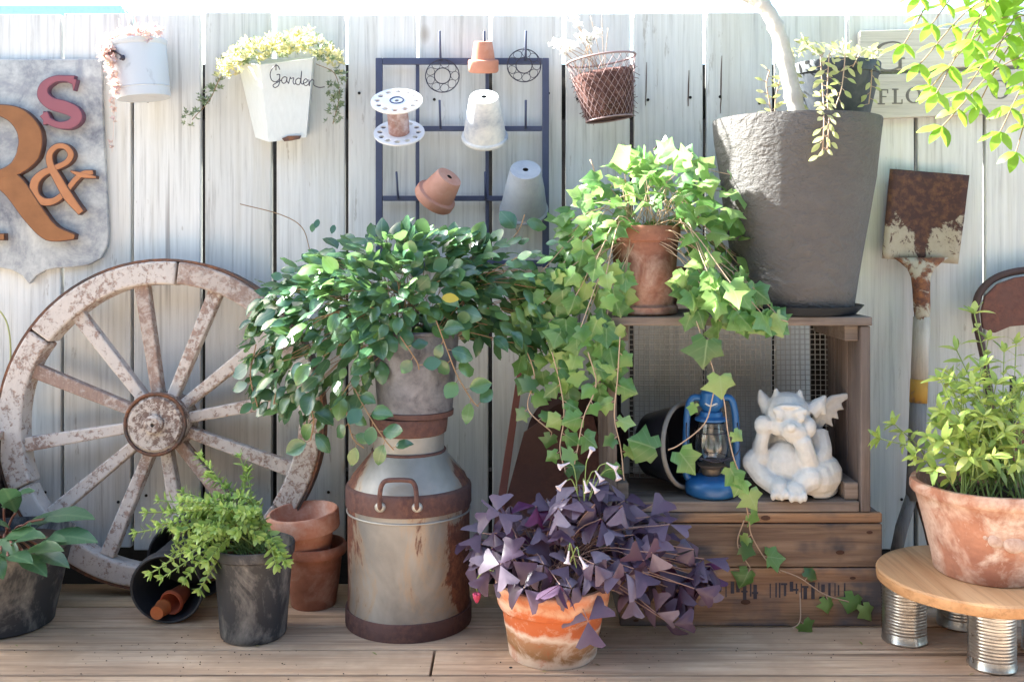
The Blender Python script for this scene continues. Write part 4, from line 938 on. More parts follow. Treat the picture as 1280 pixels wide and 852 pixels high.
# lying pots
def lying(label, u, v, y, rt, rb, h, yaw, name='plastic_pot', mat=None, bodyname=None):
    c = W(u, v, y)
    Mr = RZ(yaw) @ RX(90)          # axis (mouth) points to -Y, turned by yaw
    half = math.degrees(math.atan((rt-rb)/h))
    Mr = RZ(yaw) @ RX(90+half)
    o = thing(name, label, 'pot', (c.x, c.y, 0)); z0 = rt*math.cos(math.radians(half))
    Mx = T(0, 0, z0+.0005) @ Mr @ T(0, 0, -h)
    ob('body', MB().lathe([(0,0), (rb,0), (rb+.001,.01), (lerp(rb, rt, .88)-.003,h-.022), (rt-.003,h-.021), (rt,h-.018), (rt,h-.002), (rt-.002,h), (rt-.0045,h-.001), (rt-.006,h-.016), (rb-.003,.005), (0,.005)], 52, Mx), mat or M['blackclean'], o, auto=40)
    return o, Mx
l1, Mx1 = lying('black plastic pot lying on its side with a small red pot inside', 208, 742, -.268, .0665, .049, .115, 1)
l2, Mx2 = lying('second black plastic pot lying on its side behind another', 238, 720, -.15, .083, .068, .075, 2)
tpp = thing('terracotta_pot', 'tiny red terracotta pot lying inside the tipped black pot', 'pot', l1.location+Vector((.004,.035,.012)))
tm = T(0, 0, .0245) @ RZ(-10) @ RX(96) @ T(0, 0, -.03)
ob('body', MB().lathe(potprof(.0225, .0155, .048, .012, .002, .003, .006), 28, tm), M['terrared'], tpp, auto=40)
tp2 = thing('terracotta_pot', 'tiny orange terracotta pot lying bottom outwards in the tipped black pot', 'pot', l1.location+Vector((-.016,.012,.006)))
tm = T(-.002, -.012, .0175) @ RZ(-8) @ RX(-86)
ob('body', MB().lathe(potprof(.0155, .0125, .030, .009, .002, .003, .006), 28, tm), terra('bright_orange_terracotta', (.50,.17,.06), (.55,.25,.12), .2, 8, None, (.4,.11,.04)), tp2, auto=40)
# ---------------------------------------------------------------- oxalis pot
oxy = -.383
xp = thing('terracotta_pot', 'lime crusted orange terracotta pot of purple shamrock at the deck front', 'pot', (W(691, 0, oxy).x, oxy, 0))
b = MB().lathe([(0,0), (.072,0), (.0745,.003), (.078,.03), (.0835,.06), (.0865,.082), (.0925,.084), (.0945,.088), (.0985,.116), (.0985,.121), (.096,.124), (.089,.124), (.087,.12), (.083,.104), (0,.104)], 60, None, .001)
n = NT('lime_banded_orange_terracotta'); v = n.vec((1,1,1.6)); f = n.noise(18, v, 7, .7, .6); g2 = n.noise(110, v, 4, .6); z = n.axis(2); wob = n.math('MULTIPLY', n.math('SUBTRACT', n.noise(9, n.vec(), 5, .65), .5), .05)
zz = n.math('ADD', z, wob); band = n.ramp(n.step(zz, 0, .124), [(.0, (.62,.53,.45)), (.10, (.55,.42,.33)), (.16, (.24,.13,.06)), (.36, (.33,.17,.09)), (.42, (.60,.47,.38)), (.47, (.44,.12,.045)), (.74, (.46,.13,.05)), (.80, (.54,.33,.22)), (.88, (.48,.19,.10)), (1.0, (.54,.30,.20))])
c = n.mix(n.math('MULTIPLY', n.step(f, .5, .62), .55), band, (.62,.52,.43)); c = n.mix(n.math('MULTIPLY', n.step(f, .45, .36), .5), c, (.38,.10,.04)); n.bump(n.math('ADD', g2, f), .35, .0012)
M['oxpot'] = n.fin(c, .9, 0, .2)
ob('body', b, M['oxpot'], xp, auto=50); ob('soil', MB().lathe([(.0832,.105), (.05,.113), (0,.115)], 36, None, .003), M['mulch'], xp, smooth=True)
# ---------------------------------------------------------------- ivy pot and the one behind
ivy_y = -.175
ip = thing('terracotta_pot', 'tall brown terracotta pot of ivy standing on the shelf crate', 'pot', (W(806, 0, -.20).x, -.20, ut+.001))
k_ = 1.12
ob('body', MB().lathe([(r_*k_, z_) for r_, z_ in [(0,0), (.052,0), (.055,.003), (.055,.014), (.048,.018), (.050,.05), (.0535,.10), (.0555,.135), (.0585,.137), (.0595,.142), (.0595,.162), (.0575,.165), (.052,.165), (.050,.14), (0,.14)]], 48), M['terraivy'], ip, auto=40)
ob('soil', MB().lathe([(.0563,.1415), (0,.146)], 30), M['soil'], ip)
ip2 = thing('terracotta_pot', 'wide brown terracotta bowl half hidden behind the ivy pot', 'pot', (W(808, 0, -.085).x, -.092, ut+.001))
ob('body', MB().lathe(potprof(.078, .056, .085, .02, .005, .007, .06), 40), M['terradark'], ip2, auto=40)
# ---------------------------------------------------------------- rusty tools between milk can and crates
rs = thing('rusty_spade', 'rust brown flat spade blade leaning on the fence between milk can and crate', 'spade', (W(690, 0, -.15).x, -.15, 0))
def ry(v): return lerp(-.03, -.16, (v-400)/340)
b = MB().prism([(0,0), (1,0)], 0, 0) if False else MB()
pv = [(628,640), (655,540), (690,515), (742,520), (752,560), (744,690), (740,725), (620,725)]
vs = [W(u, v, ry(v)) for u, v in pv]; k = len(vs); vs2 = [p+Vector((0,.004,0)) for p in vs]
ob('blade', b.add(vs+vs2, [tuple(range(k)), tuple(range(2*k-1, k-1, -1))]+[(i, i+k, (i+1) % k+k, (i+1) % k) for i in range(k)]), M['rust'], rs, bevel=.0012, world=True)
ob('handle', MB().tube([W(712,520,ry(520)-.004), W(718,420,-.036), W(722,330,-.022)], .011, 12), M['handlegrey'], rs, smooth=True, world=True)
ir = thing('iron_bar', 'thin rust red iron bar leaning on the fence next to the milk can', 'bar', (W(613, 0, -.2).x, -.2, 0))
ob('rod', MB().bar(W(613, 720, -.185)+Vector((0,0,-.0)), W(652, 455, -.03), .017, .006, .013, .006), M['rustred'], ir, bevel=.001, world=True)
pn = thing('rusty_pan', 'dark round rusted pan leaning behind the spade beside the crate', 'pan', (W(725, 0, -.05).x, -.05, 0))
ob('dish', MB().lathe([(0,.012), (.085,.012), (.10,0), (.104,0), (.088,.016), (0,.016)], 40, T(W(722, 545, -.05).x-pn.location.x, 0, W(722, 545, -.03).z) @ RX(100)), plain('dark_rusted_steel', (.045,.022,.02), .8, .2, .3, .4), pn, auto=40)
ob('handle', MB().bar((0, -.01, .0), (0, .008, W(0, 610, -.05).z), .02, .005), M['iron'], pn, bevel=.001)
# ---------------------------------------------------------------- box at the left edge
bx = thing('wooden_box', 'dark old wooden box with pale rim standing left of the wagon wheel', 'box', (-1.2, -.12, 0))
dk = wood('dark_brown_box_wood', (.04,.025,.022), (.08,.05,.042), (.12,.08,.065), 'x', 60, .85)
b0, b1 = -1.36, -1.012
for z0, z1 in ((.002,.11), (.112,.22), (.222,.305)):
    crate_board('front_board', (b0, -.205, z0), (b1, -.192, z1), dk, bx)
    crate_board('side_board', (b1-.013, -.1915, z0), (b1, -.061, z1), dk, bx); crate_board('side_board', (b0, -.1915, z0), (b0+.013, -.061, z1), dk, bx)
    crate_board('back_board', (b0, -.0605, z0), (b1, -.05, z1), dk, bx)
crate_board('rim_rail', (b0-.004, -.210, .3065), (b1+.006, -.186, .322), M['wheelbrown'], bx); crate_board('rim_rail', (b1-.016, -.1855, .3065), (b1+.006, -.05, .322), M['wheelbrown'], bx)
# ================================================================ plants
def outward(p, c, down=.4, jit=.5):
    d = (p-c); d.z -= down*d.length; d = d.normalized()+rv(jit); return d
def region_leaves(n, u0, u1, vt, vb, yc, thick, ctr, meshes, smin, smax, up=(0,-.6,.9), jit=.45, down=.35, bias=1.0, frontpow=.6):
    out = []; c = W(ctr[0], ctr[1], yc)
    for _ in range(n):
        u = R.uniform(u0, u1); a, b = prof(vt, u), prof(vb, u); t = R.random()**bias; v = lerp(a, b, t)
        e = max(0, 1-((t*2-1)**2))**.5*.8+.2; e2 = max(.15, 1-abs((u-(u0+u1)/2)/((u1-u0)/2))**2.5)
        q = R.random()**frontpow*2-1
        y = yc-thick*e*e2*q
        p = W(u, v, y); d = outward(p, c, down, jit); nrm = Vector(up)+rv(.55)+(p-c).normalized()*.5
        out.append((leafM(p, d, nrm, R.uniform(smin, smax)), R.choice(meshes)))
    return out
def connect(stems, leaves, base_fn, frac, r=.0012, lift=.04):
    for Mx, me in leaves:
        if R.random() < frac:
            p = Mx.translation; stems.tube(stemline(base_fn(p), p, lift*R.uniform(.4, 1.4), 8), [r*1.5]*4+[r]*5 if False else r, 4, False)
# ---- glossy trailer in the zinc bucket
hoya = [leafmesh('oval_leaf', 'oval', M['hoya'], .60+.05*i, (.1, .3, -.2, .5, .2, -.35)[i], (.1, .3, .45, .2, -.15, .6)[i], 1.5) for i in range(6)]
hy = thing('trailing_plant', 'glossy dark green trailing plant spilling from the zinc bucket on the milk can', 'plant', (mcx+.012, mcy, .50))
vt = [(305,405), (325,380), (345,352), (380,326), (430,305), (480,292), (540,292), (590,300), (640,300), (690,322)]
vb = [(305,470), (330,505), (370,520), (410,520), (440,505), (465,480), (485,440), (510,418), (560,402), (610,415), (650,430), (690,440)]
L = region_leaves(640, 316, 600, vt, vb, -.235, .12, (500,400), hoya, .020, .044)
L += region_leaves(150, 560, 700, vt, vb, -.22, .06, (560,370), hoya, .024, .038)
L += region_leaves(110, 330, 520, vt, [(330,420), (520,330)], -.20, .13, (500,400), hoya, .026, .042, bias=.7)
st = MB(); bt_ = lambda p: Vector((mcx+.012+R.uniform(-.05,.05), mcy+R.uniform(-.05,.05), .51))
L += region_leaves(110, 440, 580, [(440,330), (575,330)], [(440,440), (500,415), (575,405)], -.30, .06, (500,380), hoya, .026, .042, (0,-.9,.6))
L += region_leaves(85, 585, 705, [(585,320), (705,300)], [(585,420), (705,450)], -.25, .06, (560,370), hoya, .024, .038)
connect(st, L, bt_, .10, .0009)
def strand(path, meshes, spacing, smin, smax, stems, r=.0013, up=(0,-.9,.5), side=.9, jit=.35):
    out = []; pts = spline([W(*p) for p in path], 10); stems.tube(pts, r, 5); acc = 0; sd = 1
    for a, b in zip(pts, pts[1:]):
        acc += (b-a).length
        if acc > spacing:
            acc = 0; sd = -sd; t = (b-a).normalized(); sv_ = t.cross(Vector((0,-1,0)))*sd
            d = t*.5+sv_*side+rv(jit); e = b+d.normalized()*.008; stems.tube([b, e], r*.6, 4, False)
            out.append((leafM(e, d, Vector(up)+rv(.3), R.uniform(smin, smax)), R.choice(meshes)))
    return out
for pth in ([(440,480,-.30), (462,520,-.33), (480,548,-.345), (492,562,-.35)], [(545,400,-.33), (560,440,-.33), (572,470,-.325), (590,500,-.32), (598,508,-.32)],
            [(385,500,-.29), (392,525,-.29), (388,550,-.29)], [(345,490,-.27), (342,505,-.27)], [(320,430,-.25), (313,470,-.25), (322,508,-.25)], [(430,500,-.29), (440,545,-.3), (455,560,-.3)],
            [(640,300,-.2), (650,285,-.2), (656,268,-.2)], [(500,420,-.33), (520,450,-.335), (524,462,-.335)]):
    L += strand(pth, hoya, .017, .028, .042, st)
tw = spline([W(410,345,-.2), W(390,320,-.16), W(378,285,-.1), W(350,268,-.06), W(300,255,-.04)], 8); st.tube(tw, .001, 4)
for u, v in ((392,279), (418,281), (398,274), (410,310)): L.append((leafM(W(u,v,-.11), Vector((R.uniform(-.5,.5),-.3,-.5)), (0,-1,.4), .02), hoya[0]))
put_leaves(hy, L, 290)
ob('stems', st, M['twig'], hy, smooth=True, world=True)
yl_ = leafmesh('yellow_leaf', 'oval', leafm('old_yellow_leaf', [(.5,.36,.04), (.55,.42,.05)], .5, .3), .62, .1, .2)
ob('leaf', yl_, None, hy).matrix_basis = T(*(-hy.location)) @ leafM(W(552,372,-.36), (1,-.2,0), (0,-1,.5), .03)
# ---- ivy
ivym = [leafmesh('ivy_leaf', 'ivy', M['ivy'], .54+.045*i, (.15, .42, -.22, .3, .55, .05, .34)[i], (.12, .35, .22, .5, .1, -.15, .3)[i], 1) for i in range(7)]
iv = thing('ivy_plant', 'bright variegated ivy spilling from the tall terracotta pot over the crate', 'ivy', (ip.location.x, ip.location.y, ut+.15))
st = MB()
vt = [(695,300), (705,262), (730,225), (770,205), (810,192), (850,196), (890,205), (920,218), (945,285), (985,385)]
vb = [(695,330), (730,330), (760,300), (775,280), (845,276), (862,310), (880,345), (920,380), (960,400), (990,408)]
L = region_leaves(215, 700, 945, vt, vb, -.205, .12, (810,275), ivym, .026, .044, (0,-.75,.8), .5, .3)
vt2 = [(690,335), (720,300), (745,290), (780,330)]; vb2 = [(690,470), (720,500), (760,490), (780,420)]
L += region_leaves(95, 690, 782, vt2, vb2, -.27, .055, (760,270), ivym, .027, .043, (0,-1,.45), .4, 1.2)
L += region_leaves(20, 650, 700, [(650,350), (700,320)], [(650,480), (700,500)], -.24, .05, (740,280), ivym, .026, .04, (0,-1,.45), .4, 1.2)
vt3 = [(850,330), (880,310), (920,330), (960,372), (985,392)]; vb3 = [(850,380), (880,420), (920,395), (960,400), (985,410)]
L += region_leaves(55, 850, 975, vt3, vb3, -.31, .05, (850,280), ivym, .030, .048, (0,-1,.45), .4, .9)
connect(st, L, lambda p: Vector((ip.location.x+R.uniform(-.035,.035), ip.location.y+R.uniform(-.04,.03), ut+.15)), .2, .0010, .05)
for pth in ([(690,440,-.30), (700,480,-.30), (705,520,-.305), (700,560,-.31), (707,590,-.31)], [(775,420,-.31), (772,470,-.31), (768,520,-.315), (776,560,-.315), (780,600,-.315)],
            [(735,440,-.31), (745,480,-.31), (730,520,-.32), (722,560,-.32), (718,580,-.32)], 
             [(655,430,-.26), (668,470,-.27), (660,510,-.28), (690,540,-.28)],
            [(930,610,-.32), (936,650,-.30), (940,670,-.29), (958,700,-.285), (975,715,-.285)], [(975,712,-.285), (1000,722,-.283), (1030,742,-.283), (1062,752,-.283)],
            [(930,650,-.295), (922,680,-.284), (938,710,-.284)], [(940,375,-.30), (965,395,-.31), (985,402,-.31)], [(1000,740,-.283), (1000,775,-.30), (990,785,-.31)]):
    L += strand(pth, ivym,   .028 if pth[0][0] < 925 else .045, .022, .036, st, .0012, (0,-1,.3), 1.0)
for u, v, s_, a in ((820,560,.052,-1), (850,565,.05,.6), (912,585,.045,.5), (900,470,.042,.1), (884,425,.052,-.1), (928,600,.034,-.4), (936,615,.036,.4), (868,505,.022,-.3), (918,540,.022,.8), (1068,745,.034,-.3), (1080,757,.034,.5)):
    L.append((leafM(W(u,v,-.335 if u < 1000 else -.286), (a,-.1,.35 if u == 820 else -.8), (0,-1,.3), s_), R.choice(ivym)))
st.tube(spline([W(*p) for p in [(870,400,-.315), (884,440,-.32), (893,470,-.325), (890,500,-.325), (880,530,-.325), (850,555,-.33), (835,562,-.33)]], 6), .0012, 5); st.tube(spline([W(*p) for p in [(895,470,-.32), (905,500,-.325), (910,540,-.33), (918,575,-.33), (930,605,-.325), (934,632,-.315)]], 6), .0012, 5)
for pth in ([(830,200,-.18), (818,188,-.16), (822,182,-.15)], [(745,225,-.17), (742,210,-.16), (738,200,-.15)]): st.tube(spline([W(*p) for p in pth], 5), .0016, 5)
put_leaves(iv, L, 295)
ob('stems', st, M['stempale'], iv, smooth=True, world=True)
# ---- purple shamrock
oxm = [leafmesh('shamrock_leaf', 'shamrock', M['oxalis'], 1, .12+.1*i, .15+.18*i) for i in range(4)]+[leafmesh('shamrock_leaf', 'shamrock', M['oxalisdeep'], 1, .3, .5)]
ox = thing('shamrock_plant', 'purple shamrock plant with small pale flowers in the lime crusted pot', 'plant', (xp.location.x, oxy, .11))
st = MB()
vt = [(588,670), (610,645), (650,612), (700,605), (760,600), (800,612), (830,640), (860,670), (895,715)]
vb = [(588,700), (620,722), (660,715), (700,712), (740,715), (780,720), (810,735), (850,750), (895,735)]
L = []
for k in range(100):
    u = R.uniform(588, 890); v = lerp(prof(vt, u), prof(vb, u), R.random()); e = 1-abs((u-715)/180)**2
    y = -.37-.10*e*R.uniform(-.8, 1)*((v-600)/110*.8+.4)
    p = W(u, v, y); c = W(700, 700, oxy); d = rv(1); d.z *= .3
    nrm = Vector((0,-.55,.8))+(p-c)*3+rv(.45)
    L.append((leafM(p, d, nrm, R.uniform(.032, .046)), oxm[4] if R.random() < .07 else R.choice(oxm[:4])))
for u, v, y in ((625,705,-.47), (640,700,-.47), (612,715,-.46), (735,775,-.48), (655,735,-.485), (700,730,-.49), (715,735,-.49), (790,745,-.44), (820,765,-.42), (840,780,-.42), (868,735,-.42), (885,728,-.40), (760,730,-.47), (782,715,-.46), (805,700,-.45), (815,690,-.45), (680,705,-.47)):
    L.append((leafM(W(u, v, y), rv(1), Vector((0,-.9,.5))+rv(.35), R.uniform(.034, .042)), R.choice(oxm[:4])))
for Mx, me in L:
    p = Mx.translation; a = Vector((xp.location.x+R.uniform(-.05,.05), oxy+R.uniform(-.05,.05), .112))
    m = a.lerp(p, .5)+Vector((0,0,.035)); st.tube(spline([a, m, p], 5), .0009, 5, False)
put_leaves(ox, L, 200)
ob('stems', st, plain('mauve_brown_petiole', (.24,.15,.13), .6), ox, smooth=True, world=True)
fst = MB(); 
def trumpet(p, d, L_=.02):
    Mx = Matrix.Translation(p) @ Vector(d).normalized().to_track_quat('Z', 'Y').to_matrix().to_4x4()
    return MB().lathe([(.0012,0), (.002,L_*.5), (.0032,L_*.8), (.0062,L_), (.0055,L_*1.02), (.002,L_*.85)], 10, Mx)
for u, v, y, du, dv in ((712,578,-.40,-12,5), (735,572,-.40,4,-9), (744,588,-.41,8,12), (768,585,-.40,4,10), (730,600,-.43,4,14), (737,602,-.43,9,12), (758,578,-.4,10,6), (711,688,-.485,-2,16), (724,695,-.488,9,15), (708,600,-.42,-8,8)):
    p = W(u, v, y); q = W(u+du, v+dv, y-.006); d = q-p
    ob('flower', trumpet(p, d), M['lilac'], ox, smooth=True, world=True)
    b0 = W(728, 640, -.39) if v < 650 else W(716, 705, -.45)
    fst.tube(spline([b0+rv(.006), b0.lerp(p, .6)+Vector((0,0,.02)), p], 5), .0009, 5, False)
ob('flower_stems', fst, M['stemgreen'], ox, smooth=True, world=True)['kind'] = 'stuff'
bud = MB(); c = W(596, 746, -.40)
for k in range(7): bud.ellip((0,0,0), (.005,.003,.0095), Matrix.Translation(c) @ RZ(51*k) @ RX(24) @ T(0,-.003,0), 8)
ob('bud', bud, M['pinkbud'], ox, smooth=True, world=True)
ob('bud_stem', MB().tube(spline([W(640,725,-.44), W(612,712,-.42), W(597,722,-.41), W(596,738,-.40)], 6), .0012, 5), M['stemgreen'], ox, smooth=True, world=True)
# ---- herb in the right pot
hbm = [leafmesh('herb_leaf', 'oval', M['herb'], .30+.05*i, .12, .15+.2*i, 1) for i in range(3)]
hb_ = thing('herb_plant', 'yellow green herb with narrow leaves growing in the wide pot on the stool', 'herb', (hp.location.x, hp.location.y, .27))
st = MB(); L = []
c0 = Vector((hp.location.x, hp.location.y, .265))
tg = [(1218,392,-.34), (1235,425,-.34), (1196,438,-.33), (1196,474,-.33), (1118,530,-.34), (1100,548,-.36), (1172,528,-.40), (1145,570,-.44), (1160,545,-.44), (1255,440,-.35), (1270,430,-.33), (1285,460,-.4), (1300,490,-.42), (1185,500,-.40), (1205,470,-.38), (1225,460,-.42), (1245,480,-.42), (1200,530,-.45), (1180,550,-.46), (1230,520,-.46), (1255,540,-.47), (1275,520,-.47), (1290,560,-.48), (1240,570,-.49), (1210,570,-.48), (1170,585,-.46), (1270,580,-.49), (1310,540,-.4), (1330,520,-.36), (1350,560,-.38), (1320,590,-.42), (1225,500,-.28), (1260,500,-.28), (1190,470,-.28)]
tg += [(R.uniform(1175,1310), R.uniform(470,590), R.uniform(-.46,-.28)) for _ in range(30)]
for u, v, y in tg:
    a = c0+Vector((R.uniform(-.07,.07), R.uniform(-.07,.07), 0)); b = W(u, v, y); m = a.lerp(b, .5)+Vector((0,0,.02))-(b-a)*.06
    pts = spline([a, m, b], 6); st.tube(pts, [.0016]*7+[.001]*6, 5, False); acc = 0; sd = R.uniform(0, 6)
    for i, (p, q) in enumerate(zip(pts, pts[1:])):
        acc += (q-p).length
        if i > 2 and acc > .018:
            acc = 0; sd += 1.57; t = (q-p).normalized(); x = t.orthogonal().normalized()
            for k in (0, math.pi):
                sv_ = Matrix.Rotation(sd+k, 3, t) @ x; d = t*.6+sv_+rv(.2)
                L.append((leafM(q, d, t+Vector((0,-.4,.5))+rv(.3), R.uniform(.018, .032)), R.choice(hbm)))
    for k in range(4):
        t = (pts[-1]-pts[-2]).normalized(); sv_ = Matrix.Rotation(k*1.57+sd, 3, t) @ t.orthogonal().normalized()
        L.append((leafM(pts[-1], t+sv_*.7, t+Vector((0,-.3,.6)), R.uniform(.018, .03)), R.choice(hbm)))
put_leaves(hb_, L, 295)
ob('stems', st, M['stemgreen'], hb_, smooth=True, world=True)
# ---- bushy plant in the dusty black pot
bum = [leafmesh('small_leaf', 'oval', M['bush'], .42+.06*i, .1, .15) for i in range(2)]
bu = thing('bushy_plant', 'fresh green small leaved bushy plant in the dusty black pot', 'plant', (bp.location.x, bp.location.y, .15))
st = MB(); L = []; c0 = Vector((bp.location.x, bp.location.y, .15))
tg = [(300,572,-.28), (308,590,-.29), (252,572,-.28), (262,595,-.29), (200,625,-.30), (185,640,-.31), (172,665,-.33), (215,640,-.33), (230,615,-.3), (205,720,-.38), (190,715,-.38), (232,722,-.38), (250,735,-.37), (240,640,-.34), (265,625,-.33), (280,640,-.36), (300,620,-.33), (318,640,-.33), (330,655,-.33), (350,690,-.375), (356,700,-.38), (345,705,-.385), (270,660,-.38), (250,670,-.38), (295,665,-.38), (225,665,-.36), (320,670,-.36), (200,655,-.35), (285,610,-.30), (260,700,-.39), (240,690,-.385)]
tg += [(R.uniform(205,325), R.uniform(615,690), R.uniform(-.38,-.27)) for _ in range(34)]
for u, v, y in tg:
    a = c0+Vector((R.uniform(-.03,.03), R.uniform(-.03,.03), 0)); b = W(u, v, y); m = a.lerp(b, .5)+Vector((0,0,.03))
    pts = spline([a, m, b], 7); st.tube(pts, .0013, 5, False); acc = 0; sd = R.uniform(0, 6)
    for i, (p, q) in enumerate(zip(pts, pts[1:])):
        acc += (q-p).length
        if i > 4 and acc > .0075:
            acc = 0; t = (q-p).normalized(); x = t.orthogonal().normalized()
            for k in range(3):
                sd += 2.1; d = t*.7+(Matrix.Rotation(sd, 3, t) @ x)+rv(.2); L.append((leafM(q, d, t+Vector((0,-.3,.6))+rv(.3), R.uniform(.012, .02)), R.choice(bum)))
    for k in range(5):
        t = (pts[-1]-pts[-2]).normalized(); L.append((leafM(pts[-1], t+(Matrix.Rotation(k*1.26, 3, t) @ t.orthogonal().normalized())*.6, t+Vector((0,-.4,.4)), R.uniform(.012, .018)), R.choice(bum)))
mass('leaves', L, M['bush'], bu); ob('stems', st, M['stemgreen'], bu, smooth=True, world=True)
# ---- hosta
hom = [leafmesh('hosta_leaf', 'oval', M['hosta'], .44+.06*i, .22, .35, 1) for i in range(2)]
ho = thing('hosta_plant', 'blue green hosta with long pointed leaves in the scuffed black pot', 'plant', (hpz.location.x, hpz.location.y, .15))
st = MB(); L = []; c0 = Vector((hpz.location.x, hpz.location.y, .145))
for u, v, y, du, dv, s_ in ((55,648,-.30,62,-22,.10), (60,672,-.33,60,-14,.095), (20,640,-.28,-15,-40,.085), (5,635,-.27,25,-38,.09), (30,690,-.38,45,-22,.085), (0,690,-.40,-25,-5,.08), (15,680,-.38,30,-25,.085), (45,690,-.37,38,4,.075), (-20,660,-.3,-50,-20,.1), (-30,680,-.36,-50,5,.09), (20,668,-.30,10,-25,.07), (-5,700,-.40,-30,6,.07), (40,665,-.25,20,-30,.07), (-40,650,-.25,-40,-30,.09), (5,672,-.33,35,-18,.085), (-8,676,-.35,20,6,.08), (25,695,-.385,30,10,.07), (35,655,-.26,55,-30,.09), (-15,690,-.38,14,14,.07), (12,660,-.28,-30,-22,.08), (48,680,-.34,30,-20,.07), (10,695,-.40,22,-6,.07)):
    p = W(u, v, y); q = W(u+du, v+dv, y-.04); d = q-p
    L.append((leafM(p, d, Vector((0,-.35,.95))+rv(.12), s_), R.choice(hom))); st.tube(spline([c0+rv(.015), (c0+p)/2+Vector((0,0,.012)), p], 5), .0022, 6)
put_leaves(ho, L, 50); ob('stems', st, plain('reddish_petiole', (.22,.09,.06), .5), ho, smooth=True, world=True)
ws = thing('dry_stem', 'pale dry curved stem hanging on the fence above the wooden box', 'stem', W(5, 480, -.03))
ob('stem', MB().tube(spline([W(-18,388,-.03), W(-4,386,-.03), W(8,402,-.03), W(13,430,-.04), (W(12,470,-.05)), W(6,530,-.06)], 6), .0018, 6), M['trail'], ws, smooth=True, world=True)
# ---- hanging bucket plants
def sprigs(n, fn, meshes, smin, smax):
    return [(leafM(fn(), rv(1), Vector((0,-.5,.6))+rv(.6), R.uniform(smin, smax)), R.choice(meshes)) for _ in range(n)]
pk = [leafmesh('pink_sprig', 'sprig', M['pink'], 1.6)]
pp = thing('pink_succulent', 'pale pink trailing succulent spilling from the enamel bucket', 'succulent', W(175, 62, yb))
st = MB()
def f1():
    u = R.uniform(128, 200); return W(u, prof([(128,62), (150,48), (200,40)], u)+R.uniform(-9, 10), yb+R.uniform(-.05, .045))
def f2():
    t = R.random()**1.6; return W(lerp(134, 146, t)+R.uniform(-10, 6)*(1-.7*t), lerp(60, 118, t), yb-.045+R.uniform(-.02, .015))
L = sprigs(110, f1, pk, .010, .017)+sprigs(75, f2, pk, .009, .015)
for u, v in ((140,125), (141,132), (143,150), (139,178), (141,186), (144,140)): L += sprigs(2, lambda: W(u+R.uniform(-2,2), v+R.uniform(-3,3), -.045), pk, .006, .010)
st.tube(spline([W(145,95,-.1), W(143,130,-.05), W(142,160,-.045), W(140,190,-.04)], 6), .0007, 4)
for k in range(9): 
    a = W(R.uniform(145,198), 62, yb); st.tube([a, a+Vector((R.uniform(-.015,.01), R.uniform(-.02,.02), R.uniform(.04,.085)))], .0009, 4)
mass('leaves', L, M['pink'], pp); ob('stems', st, M['pink'], pp, smooth=True, world=True)
yw = [leafmesh('sedum_sprig', 'sprig', M['sedum'], 1.3)]; gw = [leafmesh('sedum_sprig', 'sprig', M['sedumgreen'], 1.2)]
sd_ = thing('sedum_plant', 'yellow sedum cushion growing over the white wall planter', 'sedum', W(350, 78, -.04)); st = MB()
def f3():
    u = R.uniform(278, 428); return W(u, prof([(278,86), (300,66), (350,58), (385,48), (410,68), (428,84)], u)+R.uniform(-13, 13), R.uniform(-.11, -.02))
L1 = sprigs(170, f3, yw, .010, .017)+sprigs(20, lambda: W(R.uniform(268,300), R.uniform(76,96), R.uniform(-.09,-.03)), yw, .008, .014)
L2 = sprigs(85, f3, gw, .009, .015)
for k in range(46): v = 88+66*R.random(); L2 += sprigs(1, lambda: W(lerp(422,416,(v-88)/66)+R.uniform(-10,10), v, -.04+R.uniform(-.015,.015)), gw, .007, .012)
for k in range(36):
    t = R.random(); L2 += sprigs(1, lambda: W(lerp(278,232,t)+R.uniform(-9,9), lerp(92,152,t)+R.uniform(-7,7), -.04), gw, .007, .012)
st.tube(spline([W(290,82,-.06), W(275,98,-.05), W(262,125,-.04), W(240,150,-.035)], 6), .0009, 4); st.tube(spline([W(395,80,-.06), W(418,92,-.05), W(424,120,-.04), W(416,155,-.04)], 6), .0009, 4)
mass('leaves', L1, M['sedum'], sd_); mass('trailing_leaves', L2, M['sedumgreen'], sd_); ob('stems', st, M['twig'], sd_, smooth=True, world=True)
wf = [leafmesh('petal_sprig', 'sprig', M['whitefl'], 2.2)]
df = thing('dried_flowers', 'white papery dried flowers on thin stalks in the wire basket', 'flowers', W(745, 92, -.08)); st = MB(); L = []
for u, v in ((716,24), (722,30), (690,54), (697,56), (724,46), (731,44), (738,47), (710,60), (705,66), (716,56), (748,40), (735,52)):
    a = W(740+R.uniform(-18,18), 96, -.08); b = W(u, v, -.085+R.uniform(-.02,.02)); st.tube(stemline(a, b, .01, 8), .0009, 4); L += sprigs(3, lambda: b+rv(.004), wf, .009, .015)
for u, v in ((738,20), (752,18), (760,35)): st.tube(stemline(W(755,96,-.08), W(u, v, -.06), .005, 8), .0008, 4)
mass('petals', L, M['whitefl'], df); ob('stems', st, M['stempale'], df, smooth=True, world=True)
